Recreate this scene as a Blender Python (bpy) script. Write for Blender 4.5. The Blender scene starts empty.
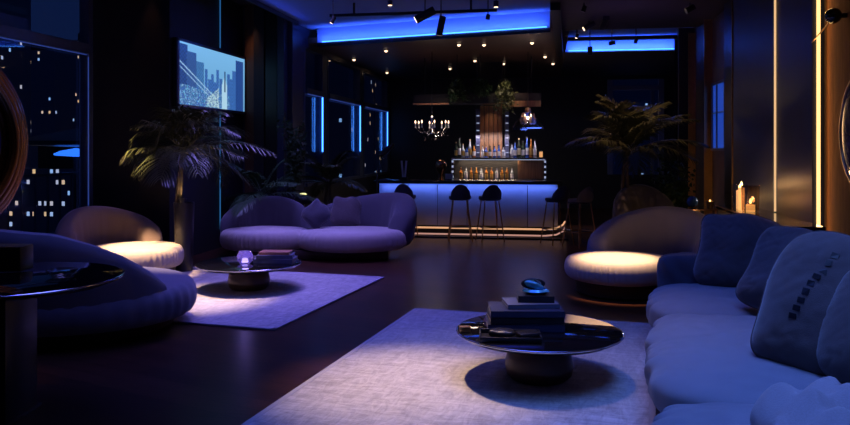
import bpy, bmesh, math, random
from mathutils import Vector, Matrix, noise
random.seed(7)
R = math.radians
sc = bpy.context.scene
COL = sc.collection
YAW = R(9.25)
F = 755.0
HC = 1.6

# ---------------------------------------------------------------- camera
cd = bpy.data.cameras.new('camera')
cd.sensor_width = 36.0
cd.lens = 36.0 * F / 850.0
cd.shift_y = -64.5 / 850.0
cd.clip_start = 0.05
cd.clip_end = 400
co = bpy.data.objects.new('camera', cd)
co.location = (0, 0, HC)
co.rotation_euler = (R(90), 0, YAW)
COL.objects.link(co)
sc.camera = co

# ---------------------------------------------------------------- view, world
sc.view_settings.view_transform = 'Standard'
sc.view_settings.look = 'None'
sc.view_settings.exposure = 0.0
sc.view_settings.gamma = 1.0
sc.view_settings.use_curve_mapping = False
sc.cycles.use_denoising = True
sc.cycles.max_bounces = 6
sc.cycles.sample_clamp_indirect = 2.0
w = bpy.data.worlds.new('world')
sc.world = w
w.use_nodes = True
bg = w.node_tree.nodes['Background']
bg.inputs[0].default_value = (0.012, 0.03, 0.12, 1)
bg.inputs[1].default_value = 0.4


def rd(X, Y):
    """floor direction seen from the entrance: metres right and metres ahead -> room x, y"""
    return (X * math.cos(YAW) - Y * math.sin(YAW), X * math.sin(YAW) + Y * math.cos(YAW))


def at(px, D):
    return rd((px - 425.0) / F * D, D)


def zat(py, D):
    return HC - (py - 148.0) / F * D


def area(name, loc, rot, sx, sy, power, color, spread=180):
    l = bpy.data.lights.new(name, 'AREA')
    l.shape = 'RECTANGLE'
    l.size = sx
    l.size_y = sy
    l.energy = power
    l.color = color
    l.spread = R(spread)
    o = bpy.data.objects.new(name, l)
    o.location = loc
    o.rotation_euler = rot
    COL.objects.link(o)
    return o


def spot(name, loc, target, power, color, size=50, blend=0.6, radius=0.05):
    l = bpy.data.lights.new(name, 'SPOT')
    l.energy = power
    l.color = color
    l.spot_size = R(size)
    l.spot_blend = blend
    l.shadow_soft_size = radius
    o = bpy.data.objects.new(name, l)
    o.location = loc
    o.rotation_euler = (Vector(target) - Vector(loc)).to_track_quat('-Z', 'Y').to_euler()
    COL.objects.link(o)
    return o


def point(name, loc, power, color, radius=0.04):
    l = bpy.data.lights.new(name, 'POINT')
    l.energy = power
    l.color = color
    l.shadow_soft_size = radius
    o = bpy.data.objects.new(name, l)
    o.location = loc
    COL.objects.link(o)
    return o


BLUE = (0.06, 0.16, 1.0)
DEEP = (0.04, 0.08, 1.0)
WARM = (1.0, 0.62, 0.32)
SOFTW = (1.0, 0.74, 0.52)

# unseen blue fill lights added above the lounge
SOFAB = (0.13, 0.27, 1.0)
area('blue_fill_over_sofa', (*rd(1.5, 3.2), 3.9), (0, 0, -R(7.6)), 1.2, 3.0, 44, SOFAB, 100)
area('blue_fill_over_lounge', (*rd(-2.6, 6.0), 3.9), (0, 0, 0), 1.0, 1.6, 20, (0.14, 0.17, 1.0), 110)
area('blue_fill_over_rug', (*rd(0.6, 5.6), 3.95), (0, 0, -R(7.6)), 2.2, 2.6, 25, (0.05, 0.12, 1.0), 100)
area('blue_fill_over_far_rug', (*rd(-1.7, 8.3), 3.9), (0, 0, 0), 1.4, 0.8, 34, (0.22, 0.17, 1.0), 90)
area('blue_fill_over_sofas_by_window', (*rd(-1.7, 10.6), 3.7), (0, 0, 0), 2.4, 0.5, 46, (0.28, 0.22, 1.0), 100)
# track spots
tx, ty = rd(0.78, 5.2)
spot('spot_on_near_table', (*rd(0.62, 5.35), 3.85), (tx, ty, 0.0), 90, (1.0, 0.72, 0.62), 56, 0.9, 0.03)
spot('spot_on_near_rug', (*rd(-0.4, 5.9), 3.85), (*rd(-0.1, 5.1), 0), 800, (1.0, 0.68, 0.42), 33, 1.0, 0.05)
spot('spot_on_round_seat', (*rd(1.8, 8.1), 3.85), (*rd(2.08, 8.18), 0.4), 2700, WARM, 18, 0.8, 0.05)
spot('spot_on_far_rug', (*rd(-2.6, 8.0), 3.85), (*rd(-2.45, 7.95), 0), 1500, (1.0, 0.68, 0.5), 30, 1.0, 0.03)
spot('spot_on_far_table', (*rd(-2.05, 8.6), 3.85), (*rd(-1.95, 8.5), 0), 90, (0.6, 0.5, 1.0), 46, 0.9, 0.03)
spot('spot_on_window_seat', (*rd(-4.1, 8.3), 3.85), (*rd(-3.50, 9.30), 0.4), 3600, WARM, 19, 0.8, 0.05)
spot('blue_spot_on_floor', (*rd(1.0, 9.5), 3.45), (*rd(0.6, 9.6), 0), 260, (0.08, 0.06, 1.0), 60, 1.0, 0.3)


# ---------------------------------------------------------------- materials
def mat(name, color, rough=0.6, metal=0.0, bump=0.0, scale=40.0, var=0.0, coat=0.0, sheen=0.0,
        spec=None, trans=0.0, ior=1.45, stretch=(1, 1, 1), detail=4.0):
    m = bpy.data.materials.new(name)
    m.use_nodes = True
    nt = m.node_tree
    b = nt.nodes['Principled BSDF']
    b.inputs['Base Color'].default_value = (*color, 1)
    b.inputs['Roughness'].default_value = rough
    b.inputs['Metallic'].default_value = metal
    b.inputs['Coat Weight'].default_value = coat
    b.inputs['Sheen Weight'].default_value = sheen
    b.inputs['Transmission Weight'].default_value = trans
    b.inputs['IOR'].default_value = ior
    if spec is not None:
        b.inputs['Specular IOR Level'].default_value = spec
    if bump or var:
        tc = nt.nodes.new('ShaderNodeTexCoord')
        mp = nt.nodes.new('ShaderNodeMapping')
        mp.inputs['Scale'].default_value = stretch
        nz = nt.nodes.new('ShaderNodeTexNoise')
        nz.inputs['Scale'].default_value = scale
        nz.inputs['Detail'].default_value = detail
        nt.links.new(tc.outputs['Object'], mp.inputs[0])
        nt.links.new(mp.outputs[0], nz.inputs['Vector'])
        if bump:
            bp = nt.nodes.new('ShaderNodeBump')
            bp.inputs['Strength'].default_value = bump
            bp.inputs['Distance'].default_value = 0.01
            nt.links.new(nz.outputs[0], bp.inputs['Height'])
            nt.links.new(bp.outputs[0], b.inputs['Normal'])
        if var:
            cr = nt.nodes.new('ShaderNodeValToRGB')
            cr.color_ramp.elements[0].position = 0.3
            cr.color_ramp.elements[1].position = 0.7
            cr.color_ramp.elements[0].color = (*[c * (1 - var) for c in color], 1)
            cr.color_ramp.elements[1].color = (*[min(1, c * (1 + var)) for c in color], 1)
            nt.links.new(nz.outputs[0], cr.inputs[0])
            nt.links.new(cr.outputs[0], b.inputs['Base Color'])
    return m


def emit(name, color, strength):
    m = bpy.data.materials.new(name)
    m.use_nodes = True
    b = m.node_tree.nodes['Principled BSDF']
    b.inputs['Base Color'].default_value = (0, 0, 0, 1)
    b.inputs['Emission Color'].default_value = (*color, 1)
    b.inputs['Emission Strength'].default_value = strength
    return m


def glass(name, color=(1, 1, 1), rough=0.0, base=0.04):
    """thin glass: clear with a mirror sheen"""
    m = bpy.data.materials.new(name)
    m.use_nodes = True
    nt = m.node_tree
    nt.nodes.remove(nt.nodes['Principled BSDF'])
    out = nt.nodes['Material Output']
    t = nt.nodes.new('ShaderNodeBsdfTransparent')
    t.inputs[0].default_value = (*color, 1)
    g = nt.nodes.new('ShaderNodeBsdfGlossy')
    g.inputs['Roughness'].default_value = rough
    lw = nt.nodes.new('ShaderNodeLayerWeight')
    lw.inputs[0].default_value = 0.5
    p_ = nt.nodes.new('ShaderNodeMath')
    p_.operation = 'POWER'
    p_.inputs[1].default_value = 4.0
    nt.links.new(lw.outputs['Facing'], p_.inputs[0])
    fr = nt.nodes.new('ShaderNodeMath')
    fr.operation = 'MULTIPLY_ADD'
    fr.inputs[1].default_value = 0.6
    fr.inputs[2].default_value = base
    nt.links.new(p_.outputs[0], fr.inputs[0])
    mx = nt.nodes.new('ShaderNodeMixShader')
    nt.links.new(fr.outputs[0], mx.inputs[0])
    nt.links.new(t.outputs[0], mx.inputs[1])
    nt.links.new(g.outputs[0], mx.inputs[2])
    nt.links.new(mx.outputs[0], out.inputs[0])
    return m


def floor_mat():
    m = mat('dark_wood_floor', (0.05, 0.025, 0.018), 0.30, spec=0.28)
    nt = m.node_tree
    b = nt.nodes['Principled BSDF']
    tc = nt.nodes.new('ShaderNodeTexCoord')
    mp = nt.nodes.new('ShaderNodeMapping')
    mp.inputs['Rotation'].default_value = (0, 0, R(20))
    br = nt.nodes.new('ShaderNodeTexBrick')
    br.inputs['Color1'].default_value = (0.085, 0.032, 0.018, 1)
    br.inputs['Color2'].default_value = (0.045, 0.018, 0.012, 1)
    br.inputs['Mortar'].default_value = (0.006, 0.004, 0.003, 1)
    br.inputs['Scale'].default_value = 1.0
    br.inputs['Brick Width'].default_value = 2.2
    br.inputs['Row Height'].default_value = 0.16
    br.inputs['Mortar Size'].default_value = 0.003
    mp2 = nt.nodes.new('ShaderNodeMapping')
    mp2.inputs['Rotation'].default_value = (0, 0, R(20))
    mp2.inputs['Scale'].default_value = (1, 14, 1)
    nz = nt.nodes.new('ShaderNodeTexNoise')
    nz.inputs['Scale'].default_value = 3
    nz.inputs['Detail'].default_value = 6
    mx = nt.nodes.new('ShaderNodeMix')
    mx.data_type = 'RGBA'
    mx.blend_type = 'MULTIPLY'
    mx.inputs[0].default_value = 0.7
    nt.links.new(tc.outputs['Object'], mp.inputs[0])
    nt.links.new(tc.outputs['Object'], mp2.inputs[0])
    nt.links.new(mp.outputs[0], br.inputs['Vector'])
    nt.links.new(mp2.outputs[0], nz.inputs['Vector'])
    nt.links.new(br.outputs[0], mx.inputs[6])
    nt.links.new(nz.outputs[0], mx.inputs[7])
    nt.links.new(mx.outputs[2], b.inputs['Base Color'])
    bp = nt.nodes.new('ShaderNodeBump')
    bp.inputs['Strength'].default_value = 0.15
    bp.inputs['Distance'].default_value = 0.004
    nt.links.new(nz.outputs[0], bp.inputs['Height'])
    nt.links.new(bp.outputs[0], b.inputs['Normal'])
    return m


def rug_mat():
    m = mat('pale_rug', (0.5, 0.47, 0.47), 0.95, sheen=0.2)
    nt = m.node_tree
    b = nt.nodes['Principled BSDF']
    tc = nt.nodes.new('ShaderNodeTexCoord')
    outs = []
    for st, rot in (((1.5, 9, 1), 12.0), ((7, 2.0, 1), -20.0)):
        mp = nt.nodes.new('ShaderNodeMapping')
        mp.inputs['Scale'].default_value = st
        mp.inputs['Rotation'].default_value = (0, 0, R(rot))
        nz = nt.nodes.new('ShaderNodeTexNoise')
        nz.inputs['Scale'].default_value = 2.4
        nz.inputs['Detail'].default_value = 8
        nz.inputs['Roughness'].default_value = 0.75
        nz.inputs['Distortion'].default_value = 1.2
        nt.links.new(tc.outputs['Object'], mp.inputs[0])
        nt.links.new(mp.outputs[0], nz.inputs['Vector'])
        outs.append(nz)
    mx = nt.nodes.new('ShaderNodeMath')
    mx.operation = 'ADD'
    nt.links.new(outs[0].outputs[0], mx.inputs[0])
    nt.links.new(outs[1].outputs[0], mx.inputs[1])
    cr = nt.nodes.new('ShaderNodeValToRGB')
    cr.color_ramp.elements[0].position = 0.40
    cr.color_ramp.elements[1].position = 0.62
    cr.color_ramp.elements[0].color = (0.30, 0.27, 0.28, 1)
    cr.color_ramp.elements[1].color = (0.62, 0.58, 0.58, 1)
    hf = nt.nodes.new('ShaderNodeMath')
    hf.operation = 'MULTIPLY'
    hf.inputs[1].default_value = 0.5
    nt.links.new(mx.outputs[0], hf.inputs[0])
    nt.links.new(hf.outputs[0], cr.inputs[0])
    nt.links.new(cr.outputs[0], b.inputs['Base Color'])
    bp = nt.nodes.new('ShaderNodeBump')
    bp.inputs['Strength'].default_value = 0.6
    bp.inputs['Distance'].default_value = 0.01
    nt.links.new(hf.outputs[0], bp.inputs['Height'])
    nt.links.new(bp.outputs[0], b.inputs['Normal'])
    return m


def city_mat(name, seed, lit, wall=(0.10, 0.13, 0.22)):
    """a dark tower with some lit windows"""
    m = mat(name, wall, 0.5)
    nt = m.node_tree
    b = nt.nodes['Principled BSDF']
    tc = nt.nodes.new('ShaderNodeTexCoord')
    mp = nt.nodes.new('ShaderNodeMapping')
    mp.inputs['Location'].default_value = (seed * 3.1, seed * 5.7, seed * 1.3)
    sep = nt.nodes.new('ShaderNodeSeparateXYZ')
    nt.links.new(tc.outputs['Object'], mp.inputs[0])
    nt.links.new(mp.outputs[0], sep.inputs[0])

    def M(op, a, v=None, bb=None):
        n = nt.nodes.new('ShaderNodeMath')
        n.operation = op
        nt.links.new(a, n.inputs[0])
        if bb is not None:
            nt.links.new(bb, n.inputs[1])
        elif v is not None:
            n.inputs[1].default_value = v
        return n.outputs[0]
    hor = M('ADD', sep.outputs[0], bb=sep.outputs[1])
    u = M('MULTIPLY', hor, 3.3)
    v = M('MULTIPLY', sep.outputs[2], 2.0)
    fu, fv = M('FRACT', u), M('FRACT', v)
    iu, iv = M('FLOOR', u), M('FLOOR', v)
    cmb = nt.nodes.new('ShaderNodeCombineXYZ')
    nt.links.new(iu, cmb.inputs[0])
    nt.links.new(iv, cmb.inputs[1])
    wn = nt.nodes.new('ShaderNodeTexWhiteNoise')
    nt.links.new(cmb.outputs[0], wn.inputs['Vector'])
    on = M('LESS_THAN', wn.outputs[0], lit)
    a = M('MULTIPLY', M('GREATER_THAN', fu, 0.5), bb=M('GREATER_THAN', fv, 0.6))
    msk = M('MULTIPLY', a, bb=on)
    cr = nt.nodes.new('ShaderNodeValToRGB')
    cr.color_ramp.elements[0].color = (1.0, 0.6, 0.25, 1)
    cr.color_ramp.elements[1].color = (0.3, 0.6, 1.0, 1)
    sc_ = M('MULTIPLY', wn.outputs[0], 1.0 / lit)
    nt.links.new(sc_, cr.inputs[0])
    nt.links.new(cr.outputs[0], b.inputs['Emission Color'])
    nt.links.new(M('MULTIPLY', msk, 1.0), b.inputs['Emission Strength'])
    return m


M = {}
M['floor'] = floor_mat()
M['rug'] = rug_mat()
M['rug_edge'] = mat('rug_binding', (0.4, 0.37, 0.4), 0.9)
M['ceil'] = mat('ceiling_paint', (0.05, 0.045, 0.05), 0.7, var=0.1, scale=6)
M['soffit'] = mat('soffit_stained', (0.10, 0.055, 0.045), 0.45, var=0.2, scale=3)
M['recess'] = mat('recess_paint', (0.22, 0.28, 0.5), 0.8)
M['wall'] = mat('wall_black', (0.012, 0.012, 0.018), 0.6, bump=0.1, scale=30)
M['wallbrown'] = mat('wall_brown', (0.09, 0.045, 0.025), 0.55, bump=0.1, scale=8, var=0.2, stretch=(6, 6, 0.3))
M['navy'] = mat('navy_lacquer', (0.025, 0.03, 0.07), 0.4, var=0.08, scale=4)
M['wood'] = mat('lit_wood_panel', (0.22, 0.085, 0.028), 0.8, spec=0.1, var=0.25, scale=5, stretch=(6, 6, 0.4))
M['brass'] = mat('brass_trim', (0.7, 0.42, 0.2), 0.3, 1.0, var=0.1, scale=10)
M['bronze'] = mat('bronze', (0.5, 0.25, 0.13), 0.25, 1.0, var=0.15, scale=6)
M['frame'] = mat('window_frame_black', (0.06, 0.08, 0.15), 0.35, var=0.1, scale=8)
M['black'] = mat('black_satin', (0.01, 0.01, 0.012), 0.35, var=0.1, scale=10)
M['blackglass'] = mat('black_glass', (0.004, 0.004, 0.006), 0.04, coat=0.5, var=0.05, scale=5)
M['chrome'] = mat('polished_rim', (0.85, 0.83, 0.85), 0.15, 1.0, var=0.03, scale=5)
M['mirror'] = mat('mirror_glass', (0.8, 0.85, 0.95), 0.03, 1.0, var=0.02, scale=2)
M['fabric'] = mat('grey_fabric', (0.225, 0.225, 0.27), 0.9, bump=0.25, scale=260, var=0.08, sheen=0.25)
M['fabric_mid'] = mat('blue_grey_fabric', (0.16, 0.16, 0.21), 0.9, bump=0.25, scale=260, var=0.08, sheen=0.25)
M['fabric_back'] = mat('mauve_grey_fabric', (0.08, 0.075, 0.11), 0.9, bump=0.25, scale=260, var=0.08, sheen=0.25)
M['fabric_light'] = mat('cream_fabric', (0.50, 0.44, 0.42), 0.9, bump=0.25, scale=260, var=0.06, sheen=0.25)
M['fabric_taupe'] = mat('taupe_fabric', (0.26, 0.19, 0.17), 0.9, bump=0.25, scale=200, var=0.08, sheen=0.25)
M['fabric_dark'] = mat('charcoal_fabric', (0.055, 0.055, 0.085), 0.9, bump=0.3, scale=220, var=0.1, sheen=0.3)
M['pillow'] = mat('slate_pillow_fabric', (0.085, 0.07, 0.085), 0.9, bump=0.3, scale=240, var=0.1, sheen=0.3)
M['pillow_light'] = mat('lavender_grey_pillow_fabric', (0.10, 0.075, 0.08), 0.9, bump=0.3, scale=240, var=0.1, sheen=0.3)
M['throw'] = mat('soft_throw_fabric', (0.32, 0.29, 0.33), 0.9, bump=0.3, scale=160, var=0.08, sheen=0.3)
M['plinth'] = mat('dark_walnut_plinth', (0.045, 0.024, 0.018), 0.4, var=0.3, scale=4, stretch=(1, 1, 10))
M['leaf'] = mat('palm_leaf', (0.05, 0.06, 0.026), 0.28, var=0.4, scale=5)
M['leaf2'] = mat('dark_leaf', (0.02, 0.05, 0.02), 0.45, var=0.4, scale=5)
M['trunk'] = mat('palm_trunk', (0.06, 0.045, 0.03), 0.8, bump=0.5, scale=20, var=0.3)
M['pot'] = mat('planter_glaze', (0.02, 0.02, 0.025), 0.3, var=0.1, scale=6)
M['soil'] = mat('soil', (0.02, 0.014, 0.01), 0.95, bump=0.6, scale=50, var=0.3)
M['glass'] = glass('window_glass', (0.85, 0.9, 1.0), 0.0, 0.06)
M['clear'] = glass('clear_glass', (0.92, 0.95, 1.0), 0.02)
M['smoke'] = glass('smoked_glass', (0.86, 0.78, 0.70), 0.03, 0.08)
M['shade'] = glass('pendant_glass', (0.8, 0.75, 0.75), 0.12, 0.2)
M['ledblue'] = emit('led_blue', (0.05, 0.25, 1.0), 4.0)
M['ledblue_soft'] = emit('led_blue_soft', (0.06, 0.12, 0.6), 0.35)
M['ledcyan'] = emit('led_cyan', (0.05, 0.30, 0.8), 0.35)
M['ledwarm'] = emit('led_warm', (1.0, 0.6, 0.28), 0.9)
M['ledwarm_soft'] = emit('led_warm_soft', (1.0, 0.5, 0.25), 0.75)
M['ledhot'] = emit('led_warm_bright', (1.0, 0.62, 0.22), 1.9)
M['ledwhite'] = emit('led_white', (0.6, 0.68, 1.0), 0.6)
M['bulb'] = emit('lamp_glow', (1.0, 0.66, 0.42), 3.0)
M['flame'] = emit('candle_flame', (1.0, 0.62, 0.2), 6.0)
M['wax'] = mat('candle_wax', (0.8, 0.5, 0.25), 0.5)
M['wax'].node_tree.nodes['Principled BSDF'].inputs['Emission Color'].default_value = (1, 0.5, 0.15, 1)
M['wax'].node_tree.nodes['Principled BSDF'].inputs['Emission Strength'].default_value = 0.9
M['barfront'] = mat('bar_front_lacquer', (0.42, 0.44, 0.52), 0.35, var=0.05, scale=3)
M['bartop'] = mat('bar_top_stone', (0.03, 0.03, 0.045), 0.15, var=0.3, scale=5)
M['walnut'] = mat('back_bar_walnut', (0.20, 0.10, 0.05), 0.45, var=0.3, scale=4, stretch=(8, 8, 0.5))
M['curtain'] = mat('black_curtain', (0.02, 0.02, 0.028), 0.9, bump=0.2, scale=60, var=0.1)
M['paper'] = mat('page_paper', (0.55, 0.5, 0.45), 0.8, var=0.1, scale=80, stretch=(1, 1, 20))
M['cover_navy'] = mat('navy_book_cover', (0.025, 0.03, 0.07), 0.35, var=0.1, scale=10)
M['cover_black'] = mat('black_book_cover', (0.012, 0.012, 0.018), 0.35, var=0.1, scale=10)
M['cover_grey'] = mat('grey_book_cover', (0.10, 0.11, 0.17), 0.4, var=0.1, scale=10)
M['cover_tan'] = mat('tan_book_cover', (0.40, 0.17, 0.10), 0.45, var=0.1, scale=10)
M['leather'] = mat('black_leather', (0.012, 0.011, 0.013), 0.35, bump=0.3, scale=90, var=0.1)
M['purple'] = mat('purple_glass', (0.55, 0.45, 1.0), 0.05, trans=0.85, var=0.3, scale=6)
M['purple'].node_tree.nodes['Principled BSDF'].inputs['Emission Color'].default_value = (0.3, 0.2, 1.0, 1)
M['purple'].node_tree.nodes['Principled BSDF'].inputs['Emission Strength'].default_value = 0.1
M['teal'] = mat('teal_glass', (0.08, 0.35, 0.5), 0.06, metal=0.4, var=0.5, scale=9)
M['white'] = mat('white_card', (0.75, 0.75, 0.8), 0.6, var=0.05, scale=10)


# ---------------------------------------------------------------- object helpers
def link(name, bm, m, parent=None, smooth=True):
    me = bpy.data.meshes.new(name)
    bm.normal_update()
    bm.to_mesh(me)
    bm.free()
    for p in me.polygons:
        p.use_smooth = smooth
    if smooth:
        try:
            me.set_sharp_from_angle(angle=R(40))
        except Exception:
            pass
    o = bpy.data.objects.new(name, me)
    if m is not None:
        me.materials.append(m)
    COL.objects.link(o)
    if parent is not None:
        o.parent = parent
    return o


def tag(o, label, cat, group=None, kind=None):
    o['label'] = label
    o['category'] = cat
    if group:
        o['group'] = group
    if kind:
        o['kind'] = kind
    return o


def thing(name, label, cat, loc=(0, 0, 0), rz=0.0, group=None):
    o = bpy.data.objects.new(name, None)
    o.empty_display_size = 0.1
    COL.objects.link(o)
    o.location = loc
    o.rotation_euler = (0, 0, rz)
    return tag(o, label, cat, group)


def struct(name, bm, m, smooth=False):
    o = link(name, bm, m, None, smooth)
    o['kind'] = 'structure'
    return o


def NB():
    return bmesh.new()


def box(bm, c, s, rot=None, bev=0.0):
    """c centre, s full sizes"""
    r = bmesh.ops.create_cube(bm, size=1.0)
    vs = r['verts']
    bmesh.ops.scale(bm, vec=Vector(s), verts=vs)
    if bev:
        es = list({e for v in vs for e in v.link_edges})
        rr = bmesh.ops.bevel(bm, geom=es, offset=bev, segments=2, affect='EDGES', profile=0.5)
        vs = list({v for f in rr['faces'] for v in f.verts} | {v for v in vs if v.is_valid})
    if rot is not None:
        bmesh.ops.rotate(bm, cent=(0, 0, 0), matrix=rot, verts=vs)
    bmesh.ops.translate(bm, vec=Vector(c), verts=vs)
    return bm


def bx(c, s, rot=None, bev=0.0):
    return box(NB(), c, s, rot, bev)


def b2(x0, x1, y0, y1, z0, z1, bev=0.0):
    return bx(((x0 + x1) / 2, (y0 + y1) / 2, (z0 + z1) / 2), (abs(x1 - x0), abs(y1 - y0), abs(z1 - z0)), None, bev)


def lathe(bm, prof, c=(0, 0, 0), n=40, mod=None, sx=1.0, sy=1.0, close=True):
    """prof: list of (r, z). mod(theta, i, r, z) -> (r, z)"""
    rings = []
    for i, (r, z) in enumerate(prof):
        if r < 1e-6:
            rings.append([bm.verts.new((c[0], c[1], c[2] + z))])
            continue
        ring = []
        for k in range(n):
            t = 2 * math.pi * k / n
            rr, zz = mod(t, i, r, z) if mod else (r, z)
            ring.append(bm.verts.new((c[0] + rr * math.cos(t) * sx, c[1] + rr * math.sin(t) * sy, c[2] + zz)))
        rings.append(ring)
    for a, b in zip(rings, rings[1:]):
        if len(a) == 1 and len(b) == 1:
            continue
        for k in range(n):
            k2 = (k + 1) % n
            if len(a) == 1:
                bm.faces.new((a[0], b[k2], b[k]))
            elif len(b) == 1:
                bm.faces.new((a[k], a[k2], b[0]))
            else:
                bm.faces.new((a[k], a[k2], b[k2], b[k]))
    if close:
        for rg, rev in ((rings[0], True), (rings[-1], False)):
            if len(rg) > 2:
                bm.faces.new(rg[::-1] if rev else rg)
    bmesh.ops.recalc_face_normals(bm, faces=bm.faces)
    return bm


def tube(bm, pts, r, n=8, r1=None):
    pts = [Vector(p) for p in pts]
    rings = []
    up = Vector((0, 0, 1))
    for i, p in enumerate(pts):
        d = (pts[min(i + 1, len(pts) - 1)] - pts[max(i - 1, 0)]).normalized()
        a = d.cross(up)
        if a.length < 1e-3:
            a = d.cross(Vector((0, 1, 0)))
        a.normalize()
        b = d.cross(a)
        f = i / max(1, len(pts) - 1)
        rr = r if r1 is None else r + (r1 - r) * f
        rings.append([bm.verts.new(p + a * rr * math.cos(2 * math.pi * k / n) + b * rr * math.sin(2 * math.pi * k / n)) for k in range(n)])
    for q, s in zip(rings, rings[1:]):
        for k in range(n):
            bm.faces.new((q[k], q[(k + 1) % n], s[(k + 1) % n], s[k]))
    bm.faces.new(rings[0][::-1])
    bm.faces.new(rings[-1])
    bmesh.ops.recalc_face_normals(bm, faces=bm.faces)
    return bm


def ring_tube(bm, R_, r, c=(0, 0, 0), n=64, m=10, plane='XY', sz=1.0):
    """torus"""
    vs = []
    for i in range(n):
        t = 2 * math.pi * i / n
        row = []
        for k in range(m):
            p = 2 * math.pi * k / m
            a = (R_ + r * math.cos(p)) * math.cos(t)
            b = (R_ + r * math.cos(p)) * math.sin(t)
            h = r * math.sin(p) * sz
            v = (a, b, h) if plane == 'XY' else (a, h, b)
            row.append(bm.verts.new((c[0] + v[0], c[1] + v[1], c[2] + v[2])))
        vs.append(row)
    for i in range(n):
        for k in range(m):
            bm.faces.new((vs[i][k], vs[(i + 1) % n][k], vs[(i + 1) % n][(k + 1) % m], vs[i][(k + 1) % m]))
    bmesh.ops.recalc_face_normals(bm, faces=bm.faces)
    return bm


def squash(c, s, p=5.0, n=16, wr=0.0, seed=0.0, wscale=4.0, sag=0.0, fold=None):
    """rounded cushion body: a cube surface pushed onto a superquadric, with creases"""
    bm = NB()
    bmesh.ops.create_cube(bm, size=2.0)
    bmesh.ops.subdivide_edges(bm, edges=bm.edges[:], cuts=n, use_grid_fill=True)
    for v in bm.verts:
        q = v.co
        # pull samples towards the edges so that the rounding is well resolved
        q = Vector([math.sin(a * math.pi / 2) * 0.6 + a * 0.4 for a in q])
        nn = (abs(q.x) ** p + abs(q.y) ** p + abs(q.z) ** p) ** (1 / p)
        q = q / nn
        u = Vector((q.x * s[0] / 2, q.y * s[1] / 2, q.z * s[2] / 2))
        if sag:
            u.z += sag * (1 - q.x ** 2) * (1 - q.y ** 2) * (1 if q.z > 0 else 0)
        if wr:
            w3 = noise.noise(Vector((u.x * wscale + seed, u.y * wscale * 1.3 + seed, u.z * wscale * 0.6))) + \
                0.4 * noise.noise(Vector((u.x * wscale * 2.7 + seed, u.y * wscale * 2.9, u.z * 2 + seed)))
            d = q.normalized()
            u += d * wr * w3
        if fold:
            u += fold(q, u)
        v.co = u + Vector(c)
    return bm


def pillow_pt(u, v, sgn, W, H, T, seed, wr):
    m = max(abs(u), abs(v))
    pn = (abs(u) ** 5.5 + abs(v) ** 5.5) ** (1 / 5.5)
    k = m / pn if pn > 1e-6 else 1.0
    u, v = u * k, v * k
    e = max(0.0, 1 - m ** 2.6) ** 0.5
    sag = 0.05 * (1 - v) * (1 - abs(u)) * W
    x = u * W / 2 * (1 + 0.05 * (-v)) + 0.012 * math.sin(v * 4 + seed)
    z = v * H / 2 + 0.014 * math.sin(u * 5 + seed) * (1 if v > 0 else 0.3)
    # long soft folds that start at the corners, plus a slow unevenness
    w_ = 0.6 * noise.noise(Vector((u * 1.6 + seed, v * 1.6 - seed, sgn * 2.0)))
    f1 = abs(noise.noise(Vector(((u + v) * 3.6 + seed, (u - v) * 0.9, 3.0 + sgn))))
    f2 = abs(noise.noise(Vector(((u - v) * 3.2 - seed, (u + v) * 0.8, 7.0 + sgn))))
    cr = -(max(0, 0.16 - f1) + max(0, 0.14 - f2)) * 2.4 * (0.35 + (u * u + v * v) * 0.5)
    y = sgn * (T / 2 * e + (w_ * wr + cr * wr * 0.75) * min(1, e * 1.6) + sag * e * 0.3)
    return Vector((x, y, z + H / 2))


def pillow_bm(W, H, T, seed=0.0, wr=0.018, n=44):
    """scatter cushion standing in the x-z plane, thickness along y, bottom edge near z=0"""
    bm = NB()
    idx = [{}, {}]
    for s, sgn in enumerate((-1, 1)):
        for i in range(n + 1):
            for j in range(n + 1):
                edge = i in (0, n) or j in (0, n)
                if s == 1 and edge:
                    idx[1][(i, j)] = idx[0][(i, j)]
                else:
                    idx[s][(i, j)] = bm.verts.new(pillow_pt(-1 + 2 * i / n, -1 + 2 * j / n, sgn, W, H, T, seed, wr))
    for s in (0, 1):
        for i in range(n):
            for j in range(n):
                q = [idx[s][(i, j)], idx[s][(i + 1, j)], idx[s][(i + 1, j + 1)], idx[s][(i, j + 1)]]
                if s == 1:
                    q.reverse()
                bm.faces.new(q)
    return bm


def sweep_back(prof_fn, a0, a1, n=48, m=20):
    """curved back: prof_fn(t 0..1) -> (radius, width, z0, z1); round-topped section around the z axis"""
    bm = NB()
    rings = []
    for i in range(n + 1):
        t = i / n
        a = a0 + (a1 - a0) * t
        Rr, wd, z0, z1 = prof_fn(t)
        ring = []
        for k in range(m):
            p = 2 * math.pi * k / m
            ex = 0.62
            cx = math.copysign(abs(math.cos(p)) ** ex, math.cos(p))
            sx = math.copysign(abs(math.sin(p)) ** ex, math.sin(p))
            zz = (z0 + z1) / 2 + (z1 - z0) / 2 * sx
            flare = 0.10 * (zz - z0)
            rr = Rr + wd / 2 * cx + flare
            wv = 0.006 * math.sin(a * 26 + 3 * math.sin(a * 5)) * (1 - abs(sx))
            rr += wv
            ring.append(bm.verts.new((rr * math.cos(a), rr * math.sin(a), zz)))
        rings.append(ring)
    for q, s in zip(rings, rings[1:]):
        for k in range(m):
            bm.faces.new((q[k], q[(k + 1) % m], s[(k + 1) % m], s[k]))
    for rg in (rings[0], rings[-1]):
        c = bm.verts.new(sum((v.co for v in rg), Vector()) / m)
        for k in range(m):
            bm.faces.new((rg[k], rg[(k + 1) % m], c))
    bmesh.ops.recalc_face_normals(bm, faces=bm.faces)
    return bm


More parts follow.
